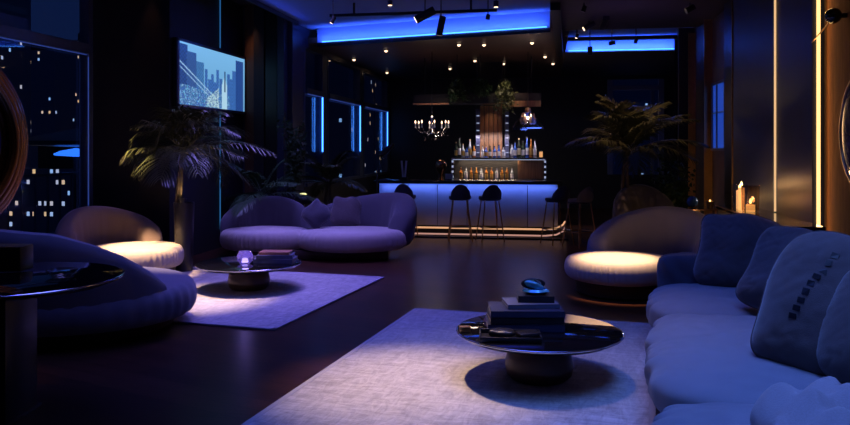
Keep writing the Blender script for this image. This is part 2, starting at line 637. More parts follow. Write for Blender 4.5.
def puff_disc(r, z0, z1, pleats=0, depth=0.012, n=96, sx=1.0, sy=1.0, c=(0, 0, 0), seed=0.0):
    h = z1 - z0
    prof = []
    K = 16
    prof.append((0.001, z0))
    prof.append((r * 0.8, z0))
    for i in range(K + 1):
        a = -math.pi / 2 + math.pi * i / K
        rr = r - h * 0.42 + h * 0.42 * abs(math.cos(a)) ** 0.75
        zz = z0 + h / 2 + h / 2 * math.copysign(abs(math.sin(a)) ** 0.9, math.sin(a))
        prof.append((rr, zz))
    prof.append((r * 0.6, z1 + 0.012))
    prof.append((0.001, z1 + 0.018))
    prof[0] = (0.0, z0)
    prof[-1] = (0.0, z1 + 0.018)

    def mod(t, i, rr, zz):
        if pleats and 2 <= i <= K + 1:
            f = math.sin(math.pi * (i - 1) / (K + 1))
            am = 0.6 + 0.4 * math.sin(t * 3 + seed)
            rr += depth * f * am * math.sin(pleats * t + 1.5 * math.sin(t * 7 + seed))
        rr += 0.008 * math.sin(t * 4 + seed)
        return rr, zz
    return lathe(NB(), prof, c, n, mod, sx, sy)


# ---------------------------------------------------------------- structure
XL, XTV, XF, XR = -6.25, -5.2, -4.3, 2.4
YB = 20.5
ZC = 3.5
fl = bx((-1.7, 10, -0.05), (11, 24, 0.1))
struct('floor', fl, M['floor'])

# ceilings: pieces around the two lit recesses
rl = Vector((-4.11, 13.17))
rr_ = Vector((0.03, 12.11))


def slab(pts, z0, z1):
    bm = NB()
    lo = [bm.verts.new((x, y, z0)) for x, y in pts]
    hi = [bm.verts.new((x, y, z1)) for x, y in pts]
    bm.faces.new(lo[::-1])
    bm.faces.new(hi)
    n = len(pts)
    for i in range(n):
        bm.faces.new((lo[i], lo[(i + 1) % n], hi[(i + 1) % n], hi[i]))
    bmesh.ops.recalc_face_normals(bm, faces=bm.faces)
    return bm


struct('ceiling', slab([(-7.2, -2), (3.8, -2), (3.8, 8.6), (-7.2, 8.6)], 4.05, 4.15), M['ceil'])
struct('ceiling_left', slab([(-7.2, 8.6), (-4.2, 8.6), (-4.2, 12.5), (-7.2, 12.5)], 4.05, 4.15), M['ceil'])
struct('ceiling_right', slab([(0.03, 8.6), (3.8, 8.6), (3.8, 12.4), (0.03, 12.4)], ZC, ZC + 0.1), M['ceil'])
struct('ceiling_bar', slab([(-4.4, 13.18), (-4.11, 13.17), (0.03, 12.11), (0.34, 12.4), (0.34, YB), (-4.4, YB)], ZC, ZC + 0.1), M['soffit'])
struct('ceiling_far', slab([(0.34, 15.25), (3.8, 15.25), (3.8, YB), (0.34, YB)], ZC, ZC + 0.1), M['ceil'])
struct('ceiling_edge', slab([(2.45, 12.4), (3.8, 12.4), (3.8, 15.25), (2.45, 15.25)], ZC, ZC + 0.1), M['ceil'])
struct('wall_drop', b2(0.03, 3.8, 8.55, 8.6, ZC, 4.1), M['ceil'])
struct('wall_drop_left', b2(-4.24, -4.2, 8.6, 12.4, 3.7, 4.1), M['black'])
struct('wall_drop_front', b2(-4.2, 0.03, 8.55, 8.6, 3.7, 4.1), M['black'])
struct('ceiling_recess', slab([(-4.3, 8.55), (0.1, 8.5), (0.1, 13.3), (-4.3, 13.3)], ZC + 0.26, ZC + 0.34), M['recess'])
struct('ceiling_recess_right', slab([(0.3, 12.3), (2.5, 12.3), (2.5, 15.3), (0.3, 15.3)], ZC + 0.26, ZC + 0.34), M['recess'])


def fascia(p, q, z0, z1, th=0.04):
    d = (Vector(q) - Vector(p))
    nrm = Vector((-d.y, d.x)).normalized() * th
    return slab([tuple(p), tuple(q), tuple(Vector(q) + nrm), tuple(Vector(p) + nrm)], z0, z1)


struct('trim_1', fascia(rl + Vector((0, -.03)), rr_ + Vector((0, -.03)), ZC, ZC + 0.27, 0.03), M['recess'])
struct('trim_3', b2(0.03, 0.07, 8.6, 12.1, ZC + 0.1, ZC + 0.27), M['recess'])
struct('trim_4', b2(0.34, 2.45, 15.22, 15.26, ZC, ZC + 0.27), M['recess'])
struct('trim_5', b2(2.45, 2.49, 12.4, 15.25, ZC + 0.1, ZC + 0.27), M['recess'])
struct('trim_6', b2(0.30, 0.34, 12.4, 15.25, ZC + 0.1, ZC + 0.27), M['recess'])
# dark beam hanging beside the recess and soffit edge
struct('trim_7', slab([(0.03, 10.0), (0.16, 10.0), (0.30, 15.2), (0.17, 15.2)], ZC - 0.10, ZC), M['black'])
struct('trim_8', fascia(rl + Vector((0, -.03)), rr_ + Vector((0, -.03)), ZC - 0.07, ZC, 0.06), M['black'])
# dark beam across the right recess
struct('trim_9', b2(0.34, 2.45, 14.3, 14.42, ZC + 0.10, ZC + 0.16), M['black'])


def led(name, p, q, r, m, label, group=None):
    o = link(name, tube(NB(), [p, q], r, 6), m)
    return tag(o, label, 'LED strip', group)


led('led_strip', (rl.x + 0.1, rl.y - 0.06, ZC + 0.012), (rr_.x - 0.05, rr_.y - 0.05, ZC + 0.012), 0.010, M['ledblue'],
    'long blue glowing strip along the back edge of the big ceiling recess')
led('led_strip', (0.4, 15.19, ZC + 0.02), (2.42, 15.19, ZC + 0.02), 0.010, M['ledblue'],
    'blue glowing strip at the back of the right ceiling recess')
dv = (rr_ - rl)
ang = math.atan2(dv.y, dv.x)
mid = (rl + rr_) / 2
area('cove_light_big_recess', (mid.x - 0.03, mid.y - 0.13, ZC + 0.02), (R(180 - 25), 0, ang), dv.length - 0.1, 0.03, 25, BLUE)
area('cove_light_front', (-2.0, 9.2, ZC + 0.12), (R(180), 0, 0), 3.8, 0.3, 8, DEEP)
area('recess_fill_left', (-4.12, 10.6, ZC + 0.12), (R(90), 0, R(-90)), 3.4, 0.06, 3, DEEP)  # added fill to deepen the recess blue, no strip on this side
area('cove_light_right_recess', (1.4, 15.12, ZC + 0.02), (R(180 - 25), 0, 0), 2.0, 0.03, 20, BLUE)

# window wall on the left with big panes
struct('wall_left_low', b2(XL - 0.2, XL, 1, 9.8, 0, 0.12), M['wall'])
struct('wall_left_top', b2(XL - 0.2, XL, 1, 9.8, 3.95, 4.1), M['wall'])
ys = [1.6, 4.3, 7.0, 9.6]
for i in range(3):
    y0, y1 = ys[i], ys[i + 1]
    r = thing('window_%d' % (i + 1), '', 'window', (XL - 0.05, 0, 0))
    del r['label'], r['category']
    r['kind'] = 'structure'
    bm = NB()
    box(bm, (0, y0 + 0.05, 2.03), (0.14, 0.10, 3.84))
    box(bm, (0, y1 - 0.05, 2.03), (0.14, 0.10, 3.84))
    box(bm, (0, (y0 + y1) / 2, 2.96), (0.16, y1 - y0 - 0.2, 0.13))
    box(bm, (0, (y0 + y1) / 2, 0.16), (0.14, y1 - y0 - 0.2, 0.10))
    link('window_frame', bm, M['frame'], r, False)
    link('pane', b2(-0.01, 0.01, y0 + 0.1, y1 - 0.1, 0.2, 3.94), M['glass'], r, False)
    link('led_strip', bx((0.075, (y0 + y1) / 2, 2.875), (0.012, y1 - y0 - 0.3, 0.012)), M['ledblue_soft'], r, False)
    link('led_strip', bx((0.075, y1 - 0.115, 1.5), (0.012, 0.012, 2.7)), M['ledblue_soft'], r, False)
struct('wall_return', b2(XL - 0.15, XTV, 9.8, 9.95, 0, 4.1), M['wall'])
struct('wall_screen', b2(XTV - 0.15, XTV, 9.95, 12.35, 0, 4.1), M['wall'])
struct('wall_jog', b2(XTV - 0.15, XF, 12.35, 12.5, 0, 4.1), M['navy'])
for i, (px, wd, m) in enumerate(((249, .08, 'wallbrown'), (261, .09, 'wall'), (274, .10, 'black'), (284, 0.06, 'navy'))):
    x, y = at(px, 12.9)
    struct('trim_%d' % (10 + i), b2(x - wd, x + wd, 12.18 if i else 12.26, 12.35, 0, 4.05), M[m])
# windows beyond
struct('wall_far_near', b2(XF - 0.15, XF, 12.5, 12.95, 0, 4.1), M['navy'])
struct('wall_far_low', b2(XF - 0.15, XF, 12.95, YB, 0, 0.9), M['wall'])
struct('wall_far_top', b2(XF - 0.15, XF, 12.95, YB, 3.4, 3.78), M['navy'])
for i, (y0, y1) in enumerate(((12.95, 14.35), (14.4, 17.3), (17.35, 20.3))):
    r = thing('window_%d' % (4 + i), '', 'window', (XF - 0.07, 0, 0))
    del r['label'], r['category']
    r['kind'] = 'structure'
    bm = NB()
    pw = 0.30
    box(bm, (0, y1 - pw / 2, 2.15), (0.16, pw, 2.5))
    box(bm, (0, y0 + 0.03, 2.15), (0.16, 0.06, 2.5))
    box(bm, (0, (y0 + y1) / 2, 2.64), (0.16, y1 - y0 - 0.36, 0.10))
    box(bm, (0, (y0 + y1) / 2, 0.93), (0.16, y1 - y0 - 0.36, 0.06))
    link('window_frame', bm, M['frame'], r, False)
    link('pane', b2(-0.01, 0.01, y0 + 0.06, y1 - pw, 0.96, 3.4), M['glass'], r, False)
    link('led_strip', bx((0.09, y1 - pw - 0.03, 2.05), (0.015, 0.045, 1.05)), M['ledblue'], r, False)
    link('led_strip', bx((0.09, (y0 + y1) / 2 - 0.1, 2.575), (0.012, y1 - y0 - 0.5, 0.015)), M['ledblue_soft'], r, False)
# back wall with the right-hand window
struct('wall_back', b2(-4.5, 1.55, YB, YB + 0.15, 0, 3.6), M['wall'])
struct('wall_back_right', b2(3.0, 3.9, YB, YB + 0.15, 0, 3.6), M['wall'])
struct('wall_back_low', b2(1.55, 3.0, YB, YB + 0.15, 0, 0.9), M['wall'])
struct('wall_back_top', b2(1.55, 3.0, YB, YB + 0.15, 3.42, 3.6), M['wall'])
r = thing('window_7', '', 'window', (0, YB - 0.02, 0))
del r['label'], r['category']
r['kind'] = 'structure'
bm = NB()
box(bm, (1.62, 0, 2.15), (0.12, 0.12, 2.5))
box(bm, (2.92, 0, 2.15), (0.14, 0.12, 2.5))
box(bm, (2.27, 0, 3.18), (1.2, 0.12, 0.12))
box(bm, (2.70, 0, 2.0), (0.08, 0.12, 2.2))
link('window_frame', bm, mat('blue_grey_frame', (0.12, 0.15, 0.3), 0.4), r, False)
link('pane', bx((2.27, 0, 2.15), (1.2, 0.02, 2.5)), M['glass'], r, False)
link('led_strip', bx((2.15, -0.07, 2.63), (0.95, 0.02, 0.10)), emit('dim_blue_sign', (0.02, 0.09, 0.9), 0.55), r, False)

# right wall
struct('wall_right', b2(XR, XR + 0.15, -1, 7.08, 0, 4.1), M['wood'])
struct('wall_right_far', b2(XR, XR + 0.15, 7.08, 13.1, 0, 3.6), M['wallbrown'])
struct('trim_20', b2(XR - 0.10, XR, 7.12, 8.16, 0, 4.05), M['navy'])
struct('trim_21', b2(XR - 0.10, XR, 8.25, 10.0, 0, 3.5), M['navy'])
struct('trim_22', b2(XR - 0.10, XR, 10.04, 10.5, 0, 3.5), M['black'])
struct('trim_23', b2(XR - 0.06, XR, 11.75, 12.6, 0, 3.5), M['black'])
for i, y in enumerate((10.02, 11.72, 13.0)):
    struct('trim_%d' % (24 + i), b2(XR - 0.115, XR - 0.09 + 0.09, y - 0.012, y + 0.012, 0, 3.5), M['brass'])
led('led_strip', (XR - 0.055, 7.10, 0.3), (XR - 0.055, 7.10, 4.0), 0.016, M['ledhot'],
    'tall bright amber light strip on the right wall, nearest the sofa')
led('led_strip', (XR - 0.105, 8.205, 0.95), (XR - 0.105, 8.205, 3.48), 0.011, M['ledwarm'],
    'thin amber light strip between the dark wall panels beside the candles')
area('amber_wash', (XR - 0.06, 7.06, 1.9), (R(-90), 0, 0), 0.05, 3.1, 2.6, (1.0, 0.55, 0.2))
struct('wall_right_return', b2(2.15, XR + 0.2, 13.1, 13.25, 0, 3.6), M['wall'])
struct('wall_far_right', b2(3.5, 3.65, 13.1, YB, 0, 3.6), M['wall'])
# window reflection on the right wall, painted as a glowing blue pane
r = thing('window_8', '', 'window', (XR - 0.02, 0, 0))  # stands in for the window reflection, no real window here
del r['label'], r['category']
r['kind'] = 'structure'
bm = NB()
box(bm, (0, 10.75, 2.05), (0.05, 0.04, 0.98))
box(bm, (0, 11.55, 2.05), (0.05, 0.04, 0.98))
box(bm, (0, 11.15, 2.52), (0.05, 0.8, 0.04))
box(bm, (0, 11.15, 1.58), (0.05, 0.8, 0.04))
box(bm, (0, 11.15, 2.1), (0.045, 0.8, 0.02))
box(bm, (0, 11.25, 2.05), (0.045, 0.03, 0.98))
link('window_frame', bm, M['frame'], r, False)  # bars of the reflected window, built as a solid frame
link('pane', bx((0.005, 11.15, 2.05), (0.02, 0.78, 0.92)), emit('reflection_blue', (0.015, 0.09, 0.7), 0.5), r, False)  # glow of the reflected window, not a glass pane

# room behind the camera
struct('wall_front', b2(-6.6, 2.6, -1.15, -1.0, 0, 4.1), M['wall'])

# curtains
t = thing('curtain', 'floor to ceiling black curtain gathered in folds at the end of the right wall', 'curtain', (0, 0, 0))
bm = NB()
N = 120
cols = []
p0, p1 = Vector(at(672, 13.0)), Vector(at(702, 13.3))
for i in range(N + 1):
    f = i / N
    p = p0.lerp(p1, f)
    cols.append((p.x, p.y + 0.05 * math.sin(f * math.pi * 14) - 0.3))
for (x0, y0), (x1, y1) in zip(cols, cols[1:]):
    a = [bm.verts.new(c) for c in ((x0, y0, 0.02), (x1, y1, 0.02), (x1, y1, 3.44), (x0, y0, 3.44))]
    bm.faces.new(a)
bmesh.ops.remove_doubles(bm, verts=bm.verts, dist=1e-5)
o = link('drape', bm, M['curtain'], t)
md = o.modifiers.new('s', 'SOLIDIFY')
md.thickness = 0.01
link('curtain_rail', tube(NB(), [(cols[0][0] - .05, p0.y - .3, 3.46), (cols[-1][0] + .05, p1.y - .3, 3.46)], 0.015), M['black'], t)

# ---------------------------------------------------------------- rugs
RZ = -R(7.6)


def rug(name_label, px0, D0, w, l):
    x, y = rd(px0, D0)
    t = thing('rug', name_label, 'rug', (x, y, 0), RZ)
    bm = bx((w / 2, -l / 2, 0.009), (w, l, 0.018), None, 0.004)
    link('rug_field', bm, M['rug'], t)
    bm = NB()
    for c, s in (((w / 2, -0.02, 0.010), (w, 0.04, 0.022)), ((w / 2, -l + 0.02, 0.010), (w, 0.04, 0.022)),
                 ((0.02, -l / 2, 0.010), (0.04, l, 0.022)), ((w - 0.02, -l / 2, 0.010), (0.04, l, 0.022))):
        box(bm, c, s, None, 0.004)
    link('binding', bm, M['rug_edge'], t)
    return t


rug('large pale woven rug under the near coffee table beside the long sofa', -0.1, 7.46, 2.27, 5.6)
# far rug: near right corner at (-1.35, 6.57); its far left corner is 2.8 m on and 3.6 m to the left
u = Vector((0.30, 0.954))
v = Vector((-0.954, 0.30))
c = Vector((-1.35, 6.57)) + u * 2.8 + v * 3.3
rug('pale rug under the far coffee table in front of the window sofas', c.x, c.y, 3.3, 2.8)

# ---------------------------------------------------------------- coffee tables


def coffee_table(px, D, r, h, label):
    x, y = at(px, D)
    t = thing('coffee_table', label, 'coffee table', (x, y, 0.02))
    h = h - 0.02
    link('tabletop', lathe(NB(), [(0, h - 0.035), (r - 0.03, h - 0.035), (r - 0.006, h - 0.018), (r - 0.004, h - 0.004), (r - 0.012, h), (0, h)], n=96), M['blackglass'], t)
    link('rim', ring_tube(NB(), r - 0.001, 0.007, (0, 0, h - 0.008), 96, 8), M['chrome'], t)
    link('base', lathe(NB(), [(0, 0), (0.19, 0), (0.222, 0.03), (0.235, 0.09), (0.22, 0.17), (0.185, h - 0.037), (0, h - 0.037)], n=64), M['plinth'], t)
    return t


NT = (539, 5.2)
coffee_table(539, 5.2, 0.565, 0.35, 'round black glass coffee table on the near rug, stacked with dark books')
coffee_table(249, 8.5, 0.58, 0.31, 'round black glass coffee table on the far rug beside the window sofas')


def book(w, d, h, m, label, loc, rz, group=None):
    t = thing('book', label, 'book', loc, rz, group)
    bm = NB()
    th = min(0.006, h * 0.16)
    box(bm, (0, 0, th / 2), (w, d, th), None, 0.001)
    box(bm, (0, 0, h - th / 2), (w, d, th), None, 0.001)
    box(bm, (0, -d / 2 + th / 2, h / 2), (w, th, h), None, 0.001)
    link('cover', bm, m, t, False)
    link('pages', bx((0, 0.004, h / 2), (w - 0.012, d - 0.016, h - 2 * th)), M['paper'], t, False)
    return t


def on_near(px, D, dz=0.0):
    x, y = at(px, D)
    return (x, y, 0.351 + dz)


YR = YAW
g = 'books on the near coffee table'
book(0.52, 0.34, 0.05, M['cover_navy'], 'wide navy book at the bottom of the big stack on near table', on_near(524, 5.28), YR - R(2), g)
book(0.50, 0.32, 0.045, M['cover_black'], 'wide black book, second from bottom of the stack on near table', on_near(524, 5.28, 0.051), YR + R(1), g)
book(0.50, 0.33, 0.045, M['cover_navy'], 'wide dark blue book, third from bottom of the stack on near table', on_near(525, 5.28, 0.097), YR - R(1), g)
book(0.36, 0.27, 0.03, M['cover_grey'], 'smaller slate grey book above the wide dark books on near table', on_near(530, 5.32, 0.143), YR + R(4), g)
book(0.25, 0.2, 0.045, M['cover_black'], 'small thick black book on top of the stack under the glass ornament', on_near(535, 5.34, 0.174), YR - R(3), g)
# glass ornament on the top book
x, y, z = on_near(536, 5.34, 0.22)
t = thing('glass_ornament', 'teal and black swirled glass ornament on top of the book stack', 'ornament', (x, y, z), YR)
bm = lathe(NB(), [(0, 0), (0.05, 0.0), (0.075, 0.02), (0.06, 0.035), (0, 0.03)], n=32, sx=1.3)
link('dish', bm, M['teal'], t)
bm = squash((-0.02, 0, 0.062), (0.15, 0.09, 0.06), 2.2, 6, wr=0.012, seed=2, wscale=18)
bmesh.ops.rotate(bm, cent=(-0.02, 0, 0.05), matrix=Matrix.Rotation(R(18), 3, 'Y'), verts=bm.verts)
link('lump', bm, M['teal'], t)
bm = ring_tube(NB(), 0.06, 0.012, (-0.02, 0, 0.07), 32, 8, 'XZ')
bmesh.ops.scale(bm, vec=(1.2, 1, 0.55), verts=bm.verts, space=Matrix.Translation((0.02, 0, -0.07)))
link('ring', bm, M['black'], t)
# leather tray and folded cloth before the books
x, y, z = on_near(510, 4.93)
t = thing('leather_tray', 'black leather tray in front of the books on near table', 'tray', (x, y, z), YR + R(-4))
link('tray_base', bx((0, 0, 0.008), (0.40, 0.20, 0.016), None, 0.005), M['leather'], t)
bm = NB()
for cc, ss in (((0, 0.095, 0.025), (0.40, 0.012, 0.04)), ((0, -0.095, 0.02), (0.40, 0.012, 0.03)),
               ((0.195, 0, 0.022), (0.012, 0.19, 0.035)), ((-0.195, 0, 0.022), (0.012, 0.19, 0.035))):
    box(bm, cc, ss, None, 0.004)
link('tray_edge', bm, M['leather'], t)
tag(link('folded_cloth', squash((*on_near(502, 4.93, 0.045)[:2], 0.351 + 0.045), (0.17, 0.12, 0.045), 3.2, 10, 0.012, 3, 14), M['leather']),
    'crumpled black cloth lying on the left half of the leather tray', 'cloth')
tag(link('wallet', bx((*on_near(528, 4.93)[:2], 0.351 + 0.035), (0.15, 0.11, 0.03), Matrix.Rotation(R(25), 3, 'Z'), 0.008), M['leather']),
    'flat black leather case on the right half of the leather tray', 'case')
x, y, z = on_near(492, 5.42)
tag(link('paperweight', lathe(NB(), [(0, 0), (0.06, 0), (0.055, 0.02), (0, 0.12)], (x, y, z), 4), mat('violet_stone', (0.09, 0.07, 0.2), 0.2, var=0.2)),
    'dark violet pyramid paperweight left behind the book stack on near table', 'ornament')
x, y, z = on_near(465, 5.14)
t = thing('trinket_box', 'small gold trinket box at the left rim of near table', 'box', (x, y, z), YR)
link('box_body', bx((0, 0, 0.012), (0.075, 0.05, 0.024), None, 0.003), M['brass'], t)
link('lid', bx((0, 0, 0.031), (0.078, 0.053, 0.010), None, 0.003), M['brass'], t)

# far table things
xx, yy = at(245, 8.4)
t = thing('glass_candle_holder', 'glowing purple glass candle holder on the far coffee table', 'candle holder', (xx, yy, 0.311))
link('bowl', lathe(NB(), [(0, 0), (0.05, 0), (0.085, 0.04), (0.09, 0.09), (0.065, 0.14), (0.058, 0.14), (0.078, 0.09), (0, 0.03)], n=32), M['purple'], t)
link('candle', lathe(NB(), [(0, 0.031), (0.025, 0.031), (0.025, 0.08), (0, 0.08)], n=16), emit('violet_glow', (0.5, 0.4, 1.0), 2.5), t)
point('violet_candle_light', (xx, yy, 0.311 + 0.2), 0.8, (0.35, 0.25, 1.0))
g = 'books on the far coffee table'
bxx, byy = at(276, 8.55)
book(0.44, 0.30, 0.05, M['cover_grey'], 'large blue grey book at the bottom of the far table stack', (bxx, byy, 0.311), YR - R(3), g)
book(0.40, 0.28, 0.04, M['cover_grey'], 'grey book in the middle of the far table stack', (bxx, byy, 0.362), YR + R(3), g)
book(0.34, 0.22, 0.03, M['cover_tan'], 'tan red book on top of the far table stack', (bxx, byy, 0.403), YR - R(2), g)

# ---------------------------------------------------------------- long sofa
sx0, sy0 = rd(1.99, 6.62)
t = thing('sofa', 'long deep grey blue sofa along the right wall with scatter cushions', 'sofa', (sx0, sy0, 0), RZ)
L = 4.85
link('base', squash((0.66, -L / 2, 0.15), (1.22, L - 0.1, 0.20), 14, 14, 0.002, 1), M['fabric'], t)
link('plinth', bx((0.66, -L / 2, 0.03), (1.05, L - 0.3, 0.06), None, 0.01), M['plinth'], t)


def seat_fold(seed):
    def f(q, u):
        # gathered pleats running over the front edge
        e = max(0.0, -q.x - 0.45) ** 1.2
        return Vector((0.016 * math.sin(u.y * 30 + 5 * math.sin(u.y * 6 + seed) + q.z * 2.5) * e * 2.2, 0, 0.010 * math.sin(u.y * 21 + seed + q.x * 3) * e))
    return f


ybs = [0.0, -1.15, -3.08, -L]
for i in range(3):
    y0, y1 = ybs[i], ybs[i + 1]
    link('seat_cushion', squash((0.575, (y0 + y1) / 2, 0.315), (1.19, (y0 - y1) + 0.02, 0.28), 4.0, 70, 0.02, 3.3 * i + 1, 3.6, 0.03, seat_fold(i)), M['fabric'], t)
link('backrest', squash((1.25, -L / 2, 0.46), (0.27, L, 0.76), 6, 30, 0.010, 9, 4), M['fabric_taupe'], t)
# far arm: low dark roll
link('armrest', squash((0.45, -0.03, 0.48), (0.82, 0.30, 0.42), 4.5, 24, 0.018, 4, 6,
                       fold=lambda q, u: Vector((0, 0.012 * math.sin(q.x * 14 + q.z * 6), 0))), M['fabric_dark'], t)


def pillow(label, px, D, z, W, H, T, m, yaw, tilt, roll=0, seed=0.0, wr=0.018, group='scatter cushions on the long sofa', mt=False):
    x, y = at(px, D)
    o = thing('scatter_cushion', label, 'cushion', (x, y, z), 0, group)
    o.rotation_euler = (Matrix.Rotation(yaw, 3, 'Z') @ Matrix.Rotation(tilt, 3, 'X') @ Matrix.Rotation(roll, 3, 'Y')).to_euler()
    link('cushion_cover', pillow_bm(W, H, T, seed, wr), m, o)
    # piping along the seam
    pts = []
    n = 40
    for a, b in (((-1, -1), (1, -1)), ((1, -1), (1, 1)), ((1, 1), (-1, 1)), ((-1, 1), (-1, -1))):
        for i in range(n):
            f = i / n
            p_ = pillow_pt(a[0] + (b[0] - a[0]) * f, a[1] + (b[1] - a[1]) * f, -1, W, H, T, seed, wr)
            pts.append(Vector((p_.x, 0, p_.z)))
    pts.append(pts[0])
    link('piping', tube(NB(), pts, 0.005, 6), m, o)
    return o


# yaw is measured in the room; the sofa's back line is RZ + 90 degrees, cushions face -x and the camera
pillow('plain navy scatter cushion in the far corner of the long sofa', 737, 6.12, 0.435, 0.66, 0.63, 0.30, M['pillow'], R(-16), R(-14), R(4), 1.0, 0.05)
pillow('slanting slate cushion leaning on the sofa back behind the biggest one', 779, 5.2, 0.43, 0.66, 0.64, 0.32, M['pillow'], R(-30), R(-22), R(16), 2.3, 0.045)
o = pillow('biggest lavender grey cushion with a dark stitched band on the sofa', 828, 3.84, 0.38, 0.84, 0.78, 0.40, M['pillow_light'], R(-24), R(-20), R(14), 3.7, 0.04)
bm = NB()
PA = (0.84, 0.78, 0.40, 3.7, 0.04)
for i in range(9):
    v0 = -0.36 + 0.115 * i
    u0 = -0.60 + 0.03 * i
    q = [pillow_pt(u0 + a, v0 + b, -1, *PA) - Vector((0, 0.004, 0)) for a, b in ((0, 0), (0.085, 0), (0.085, 0.075), (0, 0.075))]
    r_ = [p + Vector((0, 0.003, 0)) for p in q]
    a = [bm.verts.new(p) for p in q]
    b = [bm.verts.new(p) for p in r_]
    bm.faces.new(a)
    bm.faces.new(b[::-1])
    for k in range(4):
        bm.faces.new((a[k], b[k], b[(k + 1) % 4], a[(k + 1) % 4]))
link('stitched_band', bm, M['cover_black'], o)
pillow('pale lilac cushion at the near right corner of the sofa', 878, 3.55, 0.43, 0.62, 0.58, 0.28, M['pillow_light'], R(-42), R(-18), R(6), 5.1, 0.022)
# crumpled throw near camera
x, y = at(850, 2.75)


def throw_fold(q, u):
    a = 0.02 * math.sin(q.x * 9 + 3 * q.y) + 0.016 * math.sin(q.y * 11 - 4 * q.x)
    return Vector((a * 0.6, a * 0.6, a if q.z > 0 else 0))


tag(link('throw_blanket', squash((x, y, 0.555), (0.62, 0.60, 0.26), 2.6, 30, 0.03, 6, 5, fold=throw_fold), M['throw']),
    'soft crumpled grey lilac throw heaped on the nearest end of sofa', 'blanket')

# ---------------------------------------------------------------- round lounge chairs


def lounge(label, X, Y, rz, r, back, m_seat, m_back, seat=(0.13, 0.42), backc=(0, 0), pleats=70, name='lounge_chair', sy=1.0):
    x, y = rd(X, Y)
    t = thing(name, label, 'lounge chair', (x, y, 0), rz + YAW)
    link('plinth', lathe(NB(), [(0, 0), (r * 0.74, 0), (r * 0.80, 0.02), (r * 0.84, seat[0] + 0.02), (0, seat[0] + 0.02)], n=64, sy=sy), M['plinth'], t)
    link('seat_cushion', puff_disc(r, seat[0], seat[1], pleats, 0.008, 200, seed=X, sy=sy), m_seat, t)
    a0, a1, fn = back
    bm = sweep_back(fn, a0, a1)
    bmesh.ops.scale(bm, vec=(1, sy, 1), verts=bm.verts)
    bmesh.ops.translate(bm, vec=(*backc, 0), verts=bm.verts)
    link('backrest', bm, m_back, t)
    return t


def arch(r, wd, z0, zlow, zhigh, peak=0.5, sharp=1.0):
    def f(t):
        s = t / peak if t < peak else (1 - t) / (1 - peak)
        s = max(0, min(1, s))
        e = math.sin(s * math.pi / 2) ** sharp
        end = min(1.0, math.sin(min(1, s * 5) * math.pi / 2))
        return (r, wd * (0.25 + 0.75 * end), z0, z0 + (zlow + (zhigh - zlow) * e - z0) * (0.3 + 0.7 * end))
    return f


# foreground left: big one, seen from behind its back (back sweeps round the camera side)


def fg(t):
    # t 0: far left, 1: right front
    a = 150 + (338 - 150) * t
    pts = [(150, .55), (175, .80), (210, .95), (262, .97), (285, .93), (300, .84), (315, .72), (330, .56), (338, .46)]
    for (p, h0), (q, h1) in zip(pts, pts[1:]):
        if p <= a <= q:
            f = (a - p) / (q - p)
            h = h0 + (h1 - h0) * f
    wd = 0.34 * (1 - 0.5 * t)
    return (0.93, wd, 0.13, h)


lounge('large round midnight blue lounge chair in the left foreground, seen from behind', -3.15, 6.75, 0, 1.08,
       (R(150), R(338), fg), M['fabric_mid'], M['fabric_mid'], (0.12, 0.41), pleats=44, sy=0.88)
# by the window, back to the left
lounge('round cream and taupe lounge chair by the left window beside the tall plant', -3.62, 9.45, 0, 0.58,
       (R(20), R(215), arch(0.50, 0.26, 0.12, 0.45, 0.84, 0.62)), M['fabric_light'], M['fabric_taupe'], (0.12, 0.38), backc=(-0.34, 0.08), pleats=60)
# right round chair at the end of the sofa
lounge('round cream lounge chair beyond the far end of the long sofa', 2.16, 8.35, 0, 0.60,
       (R(-60), R(165), arch(0.58, 0.28, 0.12, 0.45, 0.90, 0.5)), M['fabric_light'], M['fabric'], (0.16, 0.40), backc=(0.38, 0.18), pleats=64)
lounge('dark charcoal round backed chair behind the cream chair, beside the side table', 2.95, 10.1, 0, 0.34,
       (R(-20), R(200), arch(0.30, 0.18, 0.12, 0.6, 1.10, 0.5)), M['fabric_dark'], M['fabric_dark'], (0.14, 0.44), backc=(0, -0.05), pleats=0)

# window sofa (two round-ended seats in a row)
x, y = rd(-1.62, 11.1)
t = thing('sofa', 'curved lavender grey sofa with puffy seats before the far windows', 'sofa', (x, y, 0), YAW)
link('plinth', bx((0, 0.02, 0.07), (2.2, 0.7, 0.14), None, 0.03), M['plinth'], t)
link('seat_cushion', puff_disc(0.52, 0.13, 0.42, 50, 0.008, 160, sx=1.25, sy=0.95, c=(-0.72, -0.02, 0), seed=1), M['fabric_light'], t)
link('seat_cushion', puff_disc(0.55, 0.13, 0.42, 50, 0.008, 160, sx=1.45, sy=0.98, c=(0.55, -0.10, 0), seed=2), M['fabric_light'], t)
bm = sweep_back(arch(0.5, 0.26, 0.15, 0.45, 0.86, 0.45), R(15), R(190))
bmesh.ops.scale(bm, vec=(1.15, 0.9, 1), verts=bm.verts)
bmesh.ops.translate(bm, vec=(-0.70, 0.10, 0), verts=bm.verts)
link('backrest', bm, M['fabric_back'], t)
bm = sweep_back(arch(0.55, 0.28, 0.15, 0.5, 0.92, 0.35), R(-35), R(170))
bmesh.ops.scale(bm, vec=(1.3, 0.9, 1), verts=bm.verts)
bmesh.ops.translate(bm, vec=(0.55, 0.08, 0), verts=bm.verts)
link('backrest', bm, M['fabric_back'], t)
g = 'cushions on the window sofa'
